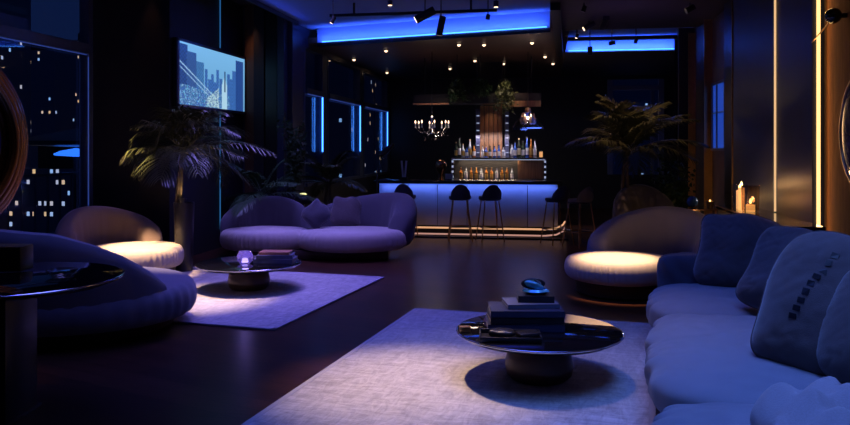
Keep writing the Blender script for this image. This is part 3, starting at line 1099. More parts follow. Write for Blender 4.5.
for lab, px, D, W, yw, rl_, mm in (('charcoal cushion turned on its corner between the two seats of window sofa', 308, 11.0, 0.36, -8, 40, 'fabric_dark'),
                                  ('slate square cushion upright on the right seat of window sofa', 345, 11.3, 0.44, 6, 4, 'pillow')):
    pillow(lab, px, D, 0.43 if rl_ < 20 else 0.50, W, W, 0.16, M[mm], YAW + R(yw), R(-15), R(rl_), px, 0.012, g)

# ---------------------------------------------------------------- foreground table and round mirror
x, y = rd(-2.46, 4.5)
t = thing('side_table', 'round black glass table on a square black pedestal at left edge', 'side table', (x, y, 0), YAW)
link('tabletop', lathe(NB(), [(0, 0.795), (0.59, 0.795), (0.618, 0.81), (0.616, 0.826), (0.605, 0.83), (0, 0.83)], n=96), M['blackglass'], t)
link('rim', ring_tube(NB(), 0.619, 0.006, (0, 0, 0.822), 96, 8), M['chrome'], t)
link('pedestal', bx((-0.12, 0, 0.4), (0.36, 0.36, 0.78), None, 0.01), M['black'], t)
link('foot', bx((-0.12, 0, 0.01), (0.40, 0.40, 0.02), None, 0.005), M['black'], t)

x, y = rd(-3.03, 4.60)
t = thing('round_mirror', 'round table mirror with ribbed copper frame at the left edge', 'mirror', (x, y, 0.831), YAW + R(63))
# disc in local x-z plane, facing -y
CZ = 0.81
Rm = 0.66
link('stand', bx((0, 0.02, 0.075), (0.24, 0.16, 0.15), None, 0.008), M['black'], t)
for k, (rr2, th, yy2) in enumerate(((Rm, 0.035, 0.05), (Rm - 0.045, 0.032, 0.0), (Rm - 0.09, 0.03, -0.04), (Rm - 0.13, 0.022, -0.07))):
    link('frame_ring', ring_tube(NB(), rr2, th, (0, yy2, CZ), 96, 14, 'XZ'), M['bronze'], t)
bm = lathe(NB(), [(0, -0.008), (Rm - 0.11, -0.008), (Rm - 0.11, 0.008), (0, 0.008)], n=72)
bmesh.ops.rotate(bm, cent=(0, 0, 0), matrix=Matrix.Rotation(R(90), 3, 'X'), verts=bm.verts)
bmesh.ops.translate(bm, vec=(0, 0, CZ), verts=bm.verts)
link('mirror_glass', bm, M['mirror'], t)
x, y = at(8, 4.75)
tag(link('storage_box', bx((x, y, 0.911), (0.24, 0.16, 0.155), Matrix.Rotation(YAW, 3, 'Z'), 0.006), M['black']),
    'plain black box on the table at the left edge beneath the mirror', 'box')
x, y = at(62, 4.5)
t = thing('glass_bowl', 'low dark glass bowl standing on the table at left edge', 'bowl', (x, y, 0.831))
link('bowl_body', lathe(NB(), [(0, 0), (0.05, 0), (0.08, 0.025), (0.09, 0.045), (0.084, 0.045), (0.07, 0.022), (0, 0.012)], n=32), M['smoke'], t)

spot('mirror_warm_spot', (*rd(-1.9, 5.2), 3.9), (*rd(-2.75, 5.0), 1.4), 160, WARM, 24, 1.0, 0.05)
# ---------------------------------------------------------------- television
ty0, ty1 = 9.85, 12.28
tz0, tz1 = 2.18, 3.15
t = thing('television', 'wall television showing a pale blue city skyline', 'television', (XTV, 0, 0))
bm = NB()
box(bm, (0.05, (ty0 + ty1) / 2, (tz0 + tz1) / 2), (0.06, ty1 - ty0, tz1 - tz0), None, 0.006)
link('casing', bm, M['black'], t)
bm = NB()
for cc, ss in ((((ty0 + ty1) / 2, tz1 - 0.02), (ty1 - ty0, 0.04)), (((ty0 + ty1) / 2, tz0 + 0.02), (ty1 - ty0, 0.04)),
               ((ty0 + 0.03, (tz0 + tz1) / 2), (0.06, tz1 - tz0)), ((ty1 - 0.03, (tz0 + tz1) / 2), (0.06, tz1 - tz0))):
    box(bm, (0.085, cc[0], cc[1]), (0.02, ss[0], ss[1]))
link('bezel', bm, mat('tv_bezel', (0.05, 0.06, 0.12), 0.3, var=0.1), t, False)
link('wall_mount', bx((0.01, (ty0 + ty1) / 2, 2.5), (0.02, 0.5, 0.4)), M['black'], t, False)
W_, H_ = 150, 62
img = [[(0.25, 0.55, 0.95)] * W_ for _ in range(H_)]
rnd = random.Random(3)
for j in range(H_):
    for i in range(W_):
        f = j / H_
        s = 0.55 + 0.3 * f
        img[j][i] = (0.20 * s + 0.06, 0.50 * s + 0.16, 0.95 * s + 0.2)


def tower(i0, i1, top, col, stripes=2):
    for i in range(max(0, i0), min(W_, i1)):
        for j in range(0, min(H_, top)):
            k = 0.65 + 0.35 * (((i - i0) // stripes + (j // 2)) % 2) + rnd.uniform(-.15, .15)
            img[j][i] = tuple(c_ * k for c_ in col)


for a_ in ((52, 58, 40), (59, 66, 30), (66, 72, 36), (72, 78, 28), (78, 84, 42), (85, 92, 33), (104, 111, 40), (111, 117, 35), (117, 126, 45)):
    tower(*a_, (0.06, 0.20, 0.62))
tower(126, 146, 58, (0.03, 0.10, 0.40), 3)
tower(0, 16, 60, (0.03, 0.09, 0.35), 3)
tower(14, 34, 54, (0.05, 0.14, 0.45), 2)
tower(34, 50, 46, (0.07, 0.24, 0.60), 2)
for j in range(H_):            # pale kiosk at the right and the low street
    for i in range(W_):
        if j < 20 - 0.05 * i and i < 110:
            k = rnd.random()
            img[j][i] = (0.05 + 0.25 * (k > .8), 0.16 + 0.4 * (k > .75), 0.45 + 0.4 * (k > .7))
        if 90 < i < 104 and j < 36 - abs(i - 97) * 1.6:
            img[j][i] = (0.5, 0.8, 1.0)
        if 96 < i < 100 and 18 < j < 42:
            img[j][i] = (0.03, 0.07, 0.2)
        if abs((i - 10) * 0.42 + (j - 38)) < 0.8 and i < 70 or abs((i - 10) * 0.42 + (j - 33)) < 0.6 and i < 60:
            img[j][i] = (0.35, 0.6, 0.9)
        if 55 < i < 84 and j < 8 + (i - 55) * 0.5 and rnd.random() > .45:
            img[j][i] = (0.55, 0.8, 0.85)
bm = NB()
lay = bm.loops.layers.float_color.new('Col')
gy0, gy1, gz0, gz1 = ty0 + 0.06, ty1 - 0.06, tz0 + 0.04, tz1 - 0.04
vg = [[bm.verts.new((0.09, gy0 + (gy1 - gy0) * i / W_, gz0 + (gz1 - gz0) * j / H_)) for i in range(W_ + 1)] for j in range(H_ + 1)]
for j in range(H_):
    for i in range(W_):
        f_ = bm.faces.new((vg[j][i], vg[j][i + 1], vg[j + 1][i + 1], vg[j + 1][i]))
        for lp in f_.loops:
            lp[lay] = (*img[j][i], 1)
ms = bpy.data.materials.new('screen_picture')
ms.use_nodes = True
nb = ms.node_tree.nodes['Principled BSDF']
nb.inputs['Base Color'].default_value = (0, 0, 0, 1)
nb.inputs['Roughness'].default_value = 0.3
at_ = ms.node_tree.nodes.new('ShaderNodeVertexColor')
at_.layer_name = 'Col'
ms.node_tree.links.new(at_.outputs[0], nb.inputs['Emission Color'])
nb.inputs['Emission Strength'].default_value = 0.8
link('screen', bm, ms, t, False)
yl = XTV / math.tan(-(math.atan((425 - 219) / F) + YAW))
led('led_strip', (XTV + 0.02, yl, 3.2), (XTV + 0.02, yl, 4.03), 0.010, M['ledcyan'], 'thin teal light line on the wall above the television')
led('led_strip', (XTV + 0.02, yl, 0.3), (XTV + 0.02, yl, 2.14), 0.010, M['ledcyan'], 'thin teal light line on the wall below the television')
spot('wall_washer_by_screen', (XTV + 0.25, 12.0, 3.9), (XTV + 0.22, 12.35, 2.6), 14, (1.0, 0.45, 0.25), 40, 1.0)
spot('wall_washer_left', (XTV - 0.25, 9.6, 3.95), (XTV - 0.3, 9.8, 3.0), 5, (1.0, 0.4, 0.2), 40, 1.0)
spot('wall_washer_right', (XR - 0.3, 10.4, 3.45), (XR, 10.9, 2.4), 7, (1.0, 0.5, 0.3), 50, 1.0)
spot('wall_washer_right_far', (XR - 0.25, 12.4, 3.45), (XR, 12.4, 2.4), 6, (1.0, 0.4, 0.2), 40, 1.0)

# ---------------------------------------------------------------- plants


def frond_bm(az, e0, Ln, droop, leaf=0.34, pairs=26, seed=0, wid=0.026, clamp=None, vee=0.25):
    bm = NB()
    rn = random.Random(seed)
    d = Vector((math.cos(az), math.sin(az), 0))
    side = Vector((-math.sin(az), math.cos(az), 0))

    def P(s):
        return d * (Ln * s * math.cos(e0) + 0.08 * s * s * Ln) + Vector((0, 0, Ln * (math.sin(e0) * s - droop * s * s)))
    tube(bm, [P(i / 10) for i in range(11)], 0.010, 5, 0.002)
    for k in range(pairs):
        s = 0.14 + 0.85 * k / (pairs - 1)
        p = P(s)
        tg = (P(min(1, s + 0.02)) - P(s - 0.02)).normalized()
        up = tg.cross(side)
        if up.z < 0:
            up = -up
        ll = leaf * (math.sin(math.pi * (0.16 + 0.80 * s)) ** 0.8) * rn.uniform(0.85, 1.1)
        for sg in (-1, 1):
            q = (side * sg * (1 - 0.35 * s) + tg * (0.55 + 0.7 * s) + up * vee + Vector((rn.uniform(-.08, .08), rn.uniform(-.08, .08), 0))).normalized()
            wv = (tg * 0.8 - side * sg * 0.5).normalized() * wid / 2
            pts = [p, p + q * ll * 0.35, p + q * ll * 0.7 - Vector((0, 0, ll * 0.14)), p + q * ll * 0.97 - Vector((0, 0, ll * 0.40))]
            ws = [0.35, 1.0, 0.8, 0.05]
            a = [bm.verts.new(pp + wv * w0) for pp, w0 in zip(pts, ws)]
            b = [bm.verts.new(pp - wv * w0) for pp, w0 in zip(pts, ws)]
            for i in range(3):
                bm.faces.new((a[i], a[i + 1], b[i + 1], b[i]))
    if clamp:
        for v_ in bm.verts:
            clamp(v_)
    return bm


def palm(label, px, D, pot_h, pot_r, trunk, fronds, m, name='potted_palm', seed=1, wall=None, leaf=0.34, pairs=26, el=(15, 78), lr=(0.75, 1.15), wid=0.026, dr=(0.25, 0.6)):
    x, y = at(px, D)
    t = thing(name, label, 'plant', (x, y, 0))
    link('pot', lathe(NB(), [(0, 0), (pot_r * 0.75, 0), (pot_r * 0.82, 0.02), (pot_r, pot_h), (pot_r * 0.9, pot_h), (pot_r * 0.86, pot_h - 0.06), (0, pot_h - 0.06)], n=40), M['pot'], t)
    link('soil', lathe(NB(), [(0, pot_h - 0.07), (pot_r * 0.85, pot_h - 0.07), (pot_r * 0.8, pot_h - 0.03), (0, pot_h - 0.02)], n=24), M['soil'], t)
    rn = random.Random(seed)
    top = pot_h + trunk
    bm = NB()
    for k in range(3 if trunk > 0.3 else 2):
        ox, oy = rn.uniform(-.07, .07), rn.uniform(-.07, .07)
        tube(bm, [(ox * 1.5, oy * 1.5, pot_h - 0.05), (ox, oy, (pot_h + top) / 2), (ox * .5, oy * .5, top)], 0.03, 8, 0.02)
    link('trunk', bm, M['trunk'], t)
    for k in range(fronds):
        az = 2 * math.pi * (k * 0.382) + rn.uniform(-.2, .2)
        e0 = R(rn.uniform(*el))
        Ln = rn.uniform(*lr)
        b_ = frond_bm(az, e0, Ln, rn.uniform(*dr), leaf * rn.uniform(.85, 1.1), pairs, seed * 50 + k, wid)
        bmesh.ops.translate(b_, vec=(0, 0, top - 0.02), verts=b_.verts)
        if wall is not None:
            for v_ in b_.verts:
                if v_.co.x + x < wall:
                    v_.co.x = wall - x + 0.02 * math.sin(v_.co.z * 40)
                v_.co.y = min(v_.co.y, 12.3 - y) if y < 12.3 else v_.co.y
        link('frond', b_, m, t)
    return t


palm('large drooping palm in a tall black planter below the television', 184, 9.75, 0.90, 0.13, 0.66, 34, M['leaf'], seed=4, wall=XTV + 0.14, leaf=0.50, pairs=20, el=(5, 82), lr=(0.7, 1.15), wid=0.02, dr=(0.35, 0.85))
palm('lower palm with wide fronds between television and window sofa', 262, 11.85, 0.45, 0.2, 0.40, 10, M['leaf2'], seed=9, wall=XTV + 0.1)
palm('slender palm before the far windows behind the window sofa', 330, 12.7, 0.55, 0.2, 0.45, 12, M['leaf'], seed=12, leaf=0.3, wall=XF + 0.08)
palm('tall broad palm to the right of the bar behind the round chair', 626, 10.4, 0.5, 0.24, 1.0, 22, M['leaf'], seed=21, leaf=0.46, pairs=32, el=(20, 85), lr=(1.0, 1.45))


def bush(label, px, D, z0, n, rx, rz_, m, name, pot=True, leafsize=0.07, seed=0, hang=False, cat='plant', yy=None):
    x, y = at(px, D)
    t = thing(name, label, cat, (x, y, 0 if pot else z0))
    rn = random.Random(seed)
    base = z0 if pot else 0
    bm = NB()
    if pot:
        link('pot', lathe(NB(), [(0, 0), (0.15, 0), (0.2, z0), (0.18, z0), (0.17, z0 - 0.05), (0, z0 - 0.05)], n=32), M['pot'], t)
    st = NB()
    for k in range(14):
        a = rn.uniform(0, 2 * math.pi)
        rr2 = rn.uniform(0.2, 0.9) * rx
        top = Vector((math.cos(a) * rr2, math.sin(a) * rr2 * 0.8, rn.uniform(0.4, 1) * rz_ * (-1 if hang else 1)))
        tube(st, [(0, 0, base - (0 if not pot else .05)), (top.x * .4, top.y * .4, base + top.z * .5), (top.x, top.y, base + top.z)], 0.006, 4, 0.002)
        for i in range(n):
            f = rn.uniform(0.15, 1.0)
            c_ = Vector((top.x * f ** 1.3, top.y * f ** 1.3, base + top.z * f)) + Vector([rn.gauss(0, rx * 0.14) for _ in range(3)])
            d = Vector((rn.gauss(0, 1), rn.gauss(0, 1), rn.gauss(-0.3, .7))).normalized()
            s_ = d.cross(Vector((rn.gauss(0, 1), rn.gauss(0, 1), rn.gauss(0, 1)))).normalized() * leafsize * 0.3
            l_ = d * leafsize * rn.uniform(.7, 1.3)
            q = [bm.verts.new(c_), bm.verts.new(c_ + l_ * .5 + s_), bm.verts.new(c_ + l_), bm.verts.new(c_ + l_ * .5 - s_)]
            bm.faces.new(q)
    link('stems', st, M['trunk'], t)
    link('foliage', bm, m, t)
    return t


bush('leafy green shrub between the tall palm and the right wall', 672, 10.6, 0.55, 90, 0.34, 1.0, M['leaf2'], 'potted_shrub', seed=5)
bush('small dark leafy tree against the first of the far windows', 293, 12.3, 0.9, 80, 0.28, 1.3, M['leaf2'], 'potted_shrub', seed=6)
# uplight in the palm planter
x, y = at(183, 9.62)
t = thing('uplight', 'small glowing yellow spotlight at the rim of palm planter', 'spotlight', (x, y, 0.90))
link('lamp_housing', lathe(NB(), [(0, 0), (0.035, 0), (0.045, 0.04), (0.05, 0.06), (0.04, 0.06), (0.035, 0.045), (0, 0.045)], n=24), M['black'], t)
link('lens', lathe(NB(), [(0, 0.046), (0.034, 0.046), (0.034, 0.052), (0, 0.052)], n=24), emit('yellow_lens', (1.0, 0.85, 0.3), 2.5), t)
spot('uplight_beam', (x, y, 0.97), (x - 0.02, y + 0.12, 2.2), 5, (1.0, 0.62, 0.3), 130, 1.0, 0.03)
spot('palm_left_warm', (*at(170, 8.6), 3.95), (*at(183, 9.75), 1.6), 45, (1.0, 0.55, 0.35), 40, 1.0, 0.03)
spot('palm_right_warm', (*rd(2.1, 9.3), 3.4), (*rd(2.75, 10.2), 1.9), 160, (1.0, 0.5, 0.3), 56, 1.0, 0.03)

# ---------------------------------------------------------------- lamps behind window sofa
x, y = at(303, 12.0)
t = thing('side_table', 'small dark round side table behind the window sofa', 'side table', (x, y, 0))
link('tabletop', lathe(NB(), [(0, 0.57), (0.24, 0.57), (0.25, 0.585), (0.24, 0.6), (0, 0.6)], n=40), M['black'], t)
link('stem', lathe(NB(), [(0.02, 0.02), (0.02, 0.57)], n=12), M['black'], t)
link('foot', lathe(NB(), [(0, 0), (0.16, 0), (0.15, 0.02), (0, 0.02)], n=32), M['black'], t)
t = thing('table_lamp', 'black dome table lamp with a small yellow glow on top', 'lamp', (x, y, 0.601))
link('lamp_shade', lathe(NB(), [(0.16, 0.12), (0.155, 0.16), (0.13, 0.22), (0.08, 0.26), (0.075, 0.26), (0.12, 0.215), (0.15, 0.12)], n=40, close=False), M['black'], t)
link('stem', lathe(NB(), [(0, 0), (0.07, 0), (0.07, 0.015), (0.015, 0.02), (0.015, 0.2), (0, 0.2)], n=20), M['black'], t)
link('bulb', lathe(NB(), [(0, 0.235), (0.05, 0.25), (0.06, 0.265), (0.04, 0.28), (0, 0.285)], n=20), emit('lamp_yellow', (0.9, 0.85, 0.35), 1.6), t)

x, y = at(377, 12.8)
t = thing('floor_lamp', 'black floor lamp with a tilted leaf shaped head before the far windows', 'lamp', (x, y, 0), YAW)
link('base', lathe(NB(), [(0, 0), (0.15, 0), (0.14, 0.025), (0, 0.03)], n=32), M['black'], t)
link('pole', tube(NB(), [(0, 0, 0.03), (0, 0, 1.15), (0.10, 0, 1.5)], 0.014), M['black'], t)
bm = squash((0.16, 0, 1.56), (0.34, 0.10, 0.10), 2.2, 8)
bmesh.ops.rotate(bm, cent=(0.16, 0, 1.56), matrix=Matrix.Rotation(R(-40), 3, 'Y'), verts=bm.verts)
link('lamp_head', bm, M['black'], t)

# ---------------------------------------------------------------- bar
BX0, BX1, BY = -3.1, 0.2, 13.6
t = thing('bar_counter', 'long bar counter with blue lit front panels and dark stone top', 'bar counter', (BX0, BY, 0))
Lb = BX1 - BX0
link('carcass', bx((Lb / 2, 0.36, 0.53), (Lb - 0.04, 0.60, 0.82)), M['black'], t, False)
link('countertop', bx((Lb / 2, 0.28, 0.98), (Lb + 0.1, 0.86, 0.055), None, 0.01), M['bartop'], t)
n = 6
for k in range(n):
    w0 = (Lb - 0.04) / n
    link('front_panel', bx((0.02 + w0 * (k + .5), 0.045, 0.565), (w0 - 0.012, 0.03, 0.75), None, 0.004), M['barfront'], t)
link('led_strip', bx((Lb / 2, -0.06, 0.945), (Lb - 0.1, 0.02, 0.014)), emit('bar_led', (0.12, 0.25, 1.0), 0.8), t, False)
area('bar_front_wash', (BX0 + Lb / 2, BY - 0.07, 0.93), (R(28), 0, 0), Lb - 0.1, 0.03, 6, (0.12, 0.22, 1.0))
link('plinth', bx((Lb / 2, 0.36, 0.06), (Lb - 0.1, 0.5, 0.12)), M['black'], t, False)
bm = tube(NB(), [(0.0, -0.18, 0.17), (Lb - 0.25, -0.18, 0.17), (Lb - 0.05, -0.14, 0.19), (Lb + 0.06, -0.02, 0.24), (Lb + 0.1, 0.15, 0.28)], 0.016, 8)
link('foot_rail', bm, M['ledwarm_soft'], t)
bm = tube(NB(), [(0.0, -0.2, 0.06), (Lb - 0.25, -0.2, 0.06), (Lb - 0.05, -0.16, 0.08), (Lb + 0.06, -0.04, 0.13), (Lb + 0.1, 0.13, 0.18)], 0.014, 8)
link('foot_rail', bm, emit('led_peach', (1.0, 0.5, 0.4), 0.5), t)
link('platform', bx((Lb / 2, 0.0, 0.015), (Lb + 0.3, 0.6, 0.03), None, 0.005), M['black'], t, False)


def copy_tree(o, parent=None):
    c_ = o.copy()
    COL.objects.link(c_)
    c_.parent = parent
    for ch in list(o.children):
        copy_tree(ch, c_)
    return c_


def make_stool():
    t = thing('bar_stool', '', 'bar stool', (0, 0, 0), 0, 'bar stools along the counter')
    link('seat', lathe(NB(), [(0, 0.70), (0.17, 0.70), (0.20, 0.73), (0.19, 0.77), (0, 0.78)], n=32), M['fabric_dark'], t)
    link('backrest', sweep_back(arch(0.19, 0.035, 0.74, 0.80, 0.98, 0.5), R(-150), R(-30), 20, 12), M['fabric_dark'], t)
    for sx_, sy_ in ((1, 1), (-1, 1), (1, -1), (-1, -1)):
        link('leg', tube(NB(), [(0.12 * sx_, 0.12 * sy_, 0.71), (0.2 * sx_, 0.2 * sy_, 0.0)], 0.011, 8), M['brass'], t)
    bm = NB()
    q = 0.175
    for a, b in (((q, q), (-q, q)), ((-q, q), (-q, -q)), ((-q, -q), (q, -q)), ((q, -q), (q, q))):
        tube(bm, [(*a, 0.24), (*b, 0.24)], 0.008, 6)
    link('footrest', bm, M['brass'], t)
    return t


stool0 = make_stool()
for i, (px, D, lab) in enumerate(((405, 13.35, 'dark bar stool at the left end of the bar, behind window sofa'),
                                  (460, 13.1, 'dark bar stool in front of the middle of the bar, under the chandelier side'),
                                  (490, 13.0, 'dark bar stool right of the bar middle, before the lit bottles'),
                                  (557, 12.6, 'dark bar stool at the right corner of the bar, left of a pair'),
                                  (580, 12.3, 'dark gold legged bar stool furthest right, beside the palm'))):
    o = stool0 if i == 0 else copy_tree(stool0)
    x, y = at(px, D)
    o.location = (x, y, 0)
    o.rotation_euler = (0, 0, R(10 * i))
    o['label'] = lab

# things on the counter
x, y = at(404, 13.75)
t = thing('menu_stand', 'white menus standing upright at the left end of the bar', 'menu', (x, y, 1.009), YAW)
link('holder', bx((0, 0, 0.03), (0.14, 0.08, 0.06), None, 0.004), M['black'], t)
for k in range(2):
    link('card', bx((-0.03 + 0.06 * k, 0, 0.20), (0.035, 0.012, 0.32), Matrix.Rotation(R(-5 + 10 * k), 3, 'Y')), M['white'], t, False)
x, y = at(441, 14.0)
t = thing('copper_shaker', 'round copper vessel standing on the bar left of bottles', 'vase', (x, y, 1.009))
link('body', lathe(NB(), [(0, 0), (0.05, 0), (0.04, 0.10), (0.09, 0.20), (0.105, 0.27), (0.08, 0.34), (0.04, 0.37), (0, 0.37)], n=32), M['bronze'], t)
x, y = at(449, 13.85)
t = thing('bar_sign', 'small white card sign on the counter beside the copper vessel', 'sign', (x, y, 1.009), YAW)
link('card', bx((0, 0, 0.07), (0.14, 0.012, 0.10)), M['white'], t, False)
link('foot', bx((0, 0, 0.01), (0.10, 0.05, 0.02)), M['black'], t, False)

# back bar
by = 16.2
x0, x1 = -2.03, -0.06
t = thing('back_bar', 'back bar cabinet with lit shelf, glass display and walnut end', 'bar cabinet', (x0, by, 0))
Wb = x1 - x0
link('cabinet', bx((Wb / 2, 0.25, 0.44), (Wb, 0.5, 0.88)), M['black'], t, False)
link('shelf', bx((Wb / 2, 0.2, 1.375), (Wb + 0.05, 0.42, 0.03)), M['chrome'], t, False)
link('shelf_light', bx((Wb / 2, -0.02, 1.35), (Wb, 0.02, 0.012)), M['ledwhite'], t, False)
link('counter', bx((Wb / 2, 0.2, 0.90), (Wb + 0.05, 0.45, 0.04)), M['bartop'], t, False)
link('back_panel', bx((Wb / 2 - 0.25, 0.40, 1.14), (Wb - 0.5, 0.03, 0.44)), M['black'], t, False)
link('walnut_panel', bx((Wb - 0.30, 0.12, 1.14), (0.56, 0.04, 0.40)), M['walnut'], t, False)
for sx_ in (0.0, Wb):
    link('end_post', bx((sx_, 0.0, 1.14), (0.06, 0.06, 0.44)), M['chrome'], t, False)
    bm = NB()
    for k in range(4):
        box(bm, (sx_, -0.035, 0.98 + 0.11 * k), (0.035, 0.01, 0.045))
    link('post_lights', bm, M['ledwhite'], t, False)
area('display_light', (x0 + Wb / 2 - 0.25, by + 0.1, 1.34), (R(0), 0, 0), 1.3, 0.1, 20.0, (1.0, 0.72, 0.5))
area('shelf_back_light', (x0 + Wb / 2, by + 0.10, 1.85), (R(20), 0, 0), 1.8, 0.1, 18, (0.95, 0.8, 0.85))
t = thing('column_panel', 'walnut clad column rising behind the bottle shelf', 'column', (-1.235, 16.75, 0))
link('column_body', bx((0, 0, 1.75), (0.5, 0.22, 3.48)), M['black'], t, False)
bm = NB()
for k in range(5):
    box(bm, (-0.2 + 0.1 * k, -0.125, 1.95), (0.085, 0.03, 1.15), None, 0.004)
link('walnut_cladding', bm, M['walnut'], t)
spot('column_warm_wash', (-1.235, 16.3, 2.45), (-1.235, 16.6, 1.9), 3, (1.0, 0.5, 0.25), 100, 1.0)
for k, (px, nm) in enumerate(((478, 'left'), (507, 'right'))):
    x, y = at(px, 16.4)
    t = thing('light_ladder', 'tall post of small white lights %s of the walnut column' % nm, 'light', (x, y, 0), YAW, 'lit posts on the back bar')
    link('post', bx((0, 0.03, 1.9), (0.09, 0.04, 1.1)), M['navy'], t, False)
    link('foot', bx((0, 0.03, 1.375), (0.12, 0.06, 0.04)), M['black'], t, False)
    for q_ in range(6):
        link('light', bx((0, 0.0, 1.5 + 0.16 * q_), (0.06, 0.012, 0.02)), M['ledwhite'], t, False)

# bottles
bmats = [mat('clear_bottle_glass', (0.6, 0.65, 0.75), 0.08, trans=0.5, var=0.1), mat('amber_bottle_glass', (0.35, 0.14, 0.03), 0.1, trans=0.3, var=0.2),
         mat('dark_bottle_glass', (0.02, 0.03, 0.02), 0.1, var=0.2), mat('blue_bottle_glass', (0.05, 0.12, 0.45), 0.1, trans=0.3, var=0.2)]
bn = ['clear', 'amber', 'black', 'blue']
lab_m = [M['white'], mat('cream_label', (0.7, 0.6, 0.4), 0.6, var=0.1), mat('gold_label', (0.6, 0.38, 0.1), 0.35, 0.6, var=0.1)]
ln = ['white', 'cream', 'gold']
ords = ['first', 'second', 'third', 'fourth', 'fifth', 'sixth', 'seventh', 'eighth', 'ninth', 'tenth', 'eleventh', 'twelfth', 'thirteenth', 'fourteenth',
        'fifteenth', 'sixteenth', 'seventeenth', 'eighteenth', 'nineteenth', 'twentieth']
protos = {}


def make_bottle(kind, lk, hgt, name='bottle'):
    t = thing(name, '', 'bottle')
    r_ = 0.034 if hgt > 0.25 else 0.04
    link('body', lathe(NB(), [(0, 0), (r_, 0), (r_, hgt * .58), (r_ * .8, hgt * .66), (0.013, hgt * .76), (0.013, hgt * .93), (0, hgt * .93)], n=20), bmats[kind], t)
    link('paper_label', lathe(NB(), [(r_ + .001, hgt * .15), (r_ + .001, hgt * .48)], n=20, close=False), lab_m[lk], t)
    link('cap', lathe(NB(), [(0, hgt * .93), (0.016, hgt * .93), (0.016, hgt), (0, hgt)], n=12), M['brass'] if lk else M['black'], t)
    return t


pxs = [456, 459.5, 463, 467, 470, 474, 482.5, 486, 490, 494.5, 499, 503.5, 512, 515, 519, 523, 527, 531, 535]
hts = [.34, .42, .30, .24, .40, .28, .26, .24, .26, .25, .28, .24, .30, .34, .42, .36, .44, .40, .38]
rnd = random.Random(11)
for i, (px, hh) in enumerate(zip(pxs, hts)):
    kd = rnd.choice([0, 0, 1, 2, 3])
    lk = rnd.choice([0, 0, 1, 2])
    key = (kd, lk, hh)
    if key in protos:
        o = copy_tree(protos[key])
    else:
        o = protos[key] = make_bottle(kd, lk, hh)
    ax = math.tan(math.atan((px - 425) / F) - YAW) * (by + 0.12)
    o.location = (ax, by + 0.12, 1.391)
    o['group'] = 'bottles on the back bar shelf'
    o['label'] = '%s bottle with %s label, %s from the left on the top shelf' % (bn[kd], ln[lk], ords[i])
ax = math.tan(math.atan((541 - 425) / F) - YAW) * (by + 0.12)
t = thing('candle_lantern', 'glowing amber candle jar at the right end of bottle shelf', 'candle', (ax, by + 0.12, 1.391))
link('jar', lathe(NB(), [(0, 0), (0.05, 0), (0.05, 0.16), (0.045, 0.16), (0.045, 0.01), (0, 0.01)], n=24), M['clear'], t)
link('candle', lathe(NB(), [(0, 0.011), (0.035, 0.011), (0.035, 0.13), (0, 0.13)], n=20), emit('amber_candle', (1.0, 0.45, 0.15), 1.0), t)
# lit display bottles below the shelf
for i in range(11):
    px = 461 + 5.1 * i
    kd = [1, 0, 1, 1, 0, 1, 1, 0, 1, 1, 0][i]
    key = ('low', kd)
    hh = 0.26
    if key in protos:
        o = copy_tree(protos[key])
    else:
        o = protos[key] = make_bottle(kd, 2 if kd else 0, hh)
    ax = math.tan(math.atan((px - 425) / F) - YAW) * (by + 0.1)
    o.location = (ax, by + 0.1, 0.921)
    o['group'] = 'short bottles in the lit display under the shelf'
    o['label'] = 'short %s bottle, %s from the left in the lit display' % (bn[kd], ords[i])
# overhead canopy over the back bar
t = thing('bar_canopy', 'dark overhead bar canopy with copper lit underside', 'canopy', (0, 0, 0))
xa = math.tan(math.atan((414 - 425) / F) - YAW) * 15.6
xb = math.tan(math.atan((541 - 425) / F) - YAW) * 15.6
link('canopy_box', b2(xa, xb, 15.5, 16.1, 2.52, 2.72), M['black'], t, False)
link('canopy_edge', b2(xa, xa + 0.75, 15.47, 15.5, 2.50, 2.53), mat('copper_lip', (0.6, 0.3, 0.18), 0.4, 0.6, var=0.1), t, False)
link('canopy_edge', b2(xb - 0.85, xb, 15.47, 15.5, 2.44, 2.56), M['walnut'], t, False)
for xx in (xa + 0.2, (xa + xb) / 2, xb - 0.2):
    link('hanger', tube(NB(), [(xx, 15.8, 2.72), (xx, 15.8, 3.5)], 0.012, 6), M['black'], t)
spot('canopy_edge_light', (xb - 0.4, 15.0, 2.9), (xb - 0.4, 15.48, 2.5), 2.5, (1.0, 0.45, 0.3), 70, 1.0)
spot('canopy_edge_light_left', (xa + 0.35, 15.0, 2.2), (xa + 0.35, 15.48, 2.5), 2.0, (1.0, 0.5, 0.35), 70, 1.0)
g = 'plants trailing over the bar canopy'
for i, (px, lab, sd, rz_) in enumerate(((457, 'leftmost', 31, .42), (480, 'middle', 32, .35), (505, 'rightmost and brightest', 33, .62))):
    o = bush('%s trailing green plant hanging over the bar canopy' % lab, px, 15.35, 2.98, 70, 0.26, rz_, M['leaf'] if i == 2 else M['leaf2'],
             'hanging_plant', pot=False, leafsize=0.07, seed=sd, hang=True)
    o['group'] = g
    link('hook', tube(NB(), [(0, 0, 0), (0, 0, ZC - 2.98)], 0.006, 6), M['black'], o)
spot('plant_highlight', (*at(505, 14.5), 3.4), (*at(505, 15.35), 2.7), 60, (1.0, 0.75, 0.5), 40, 1.0)

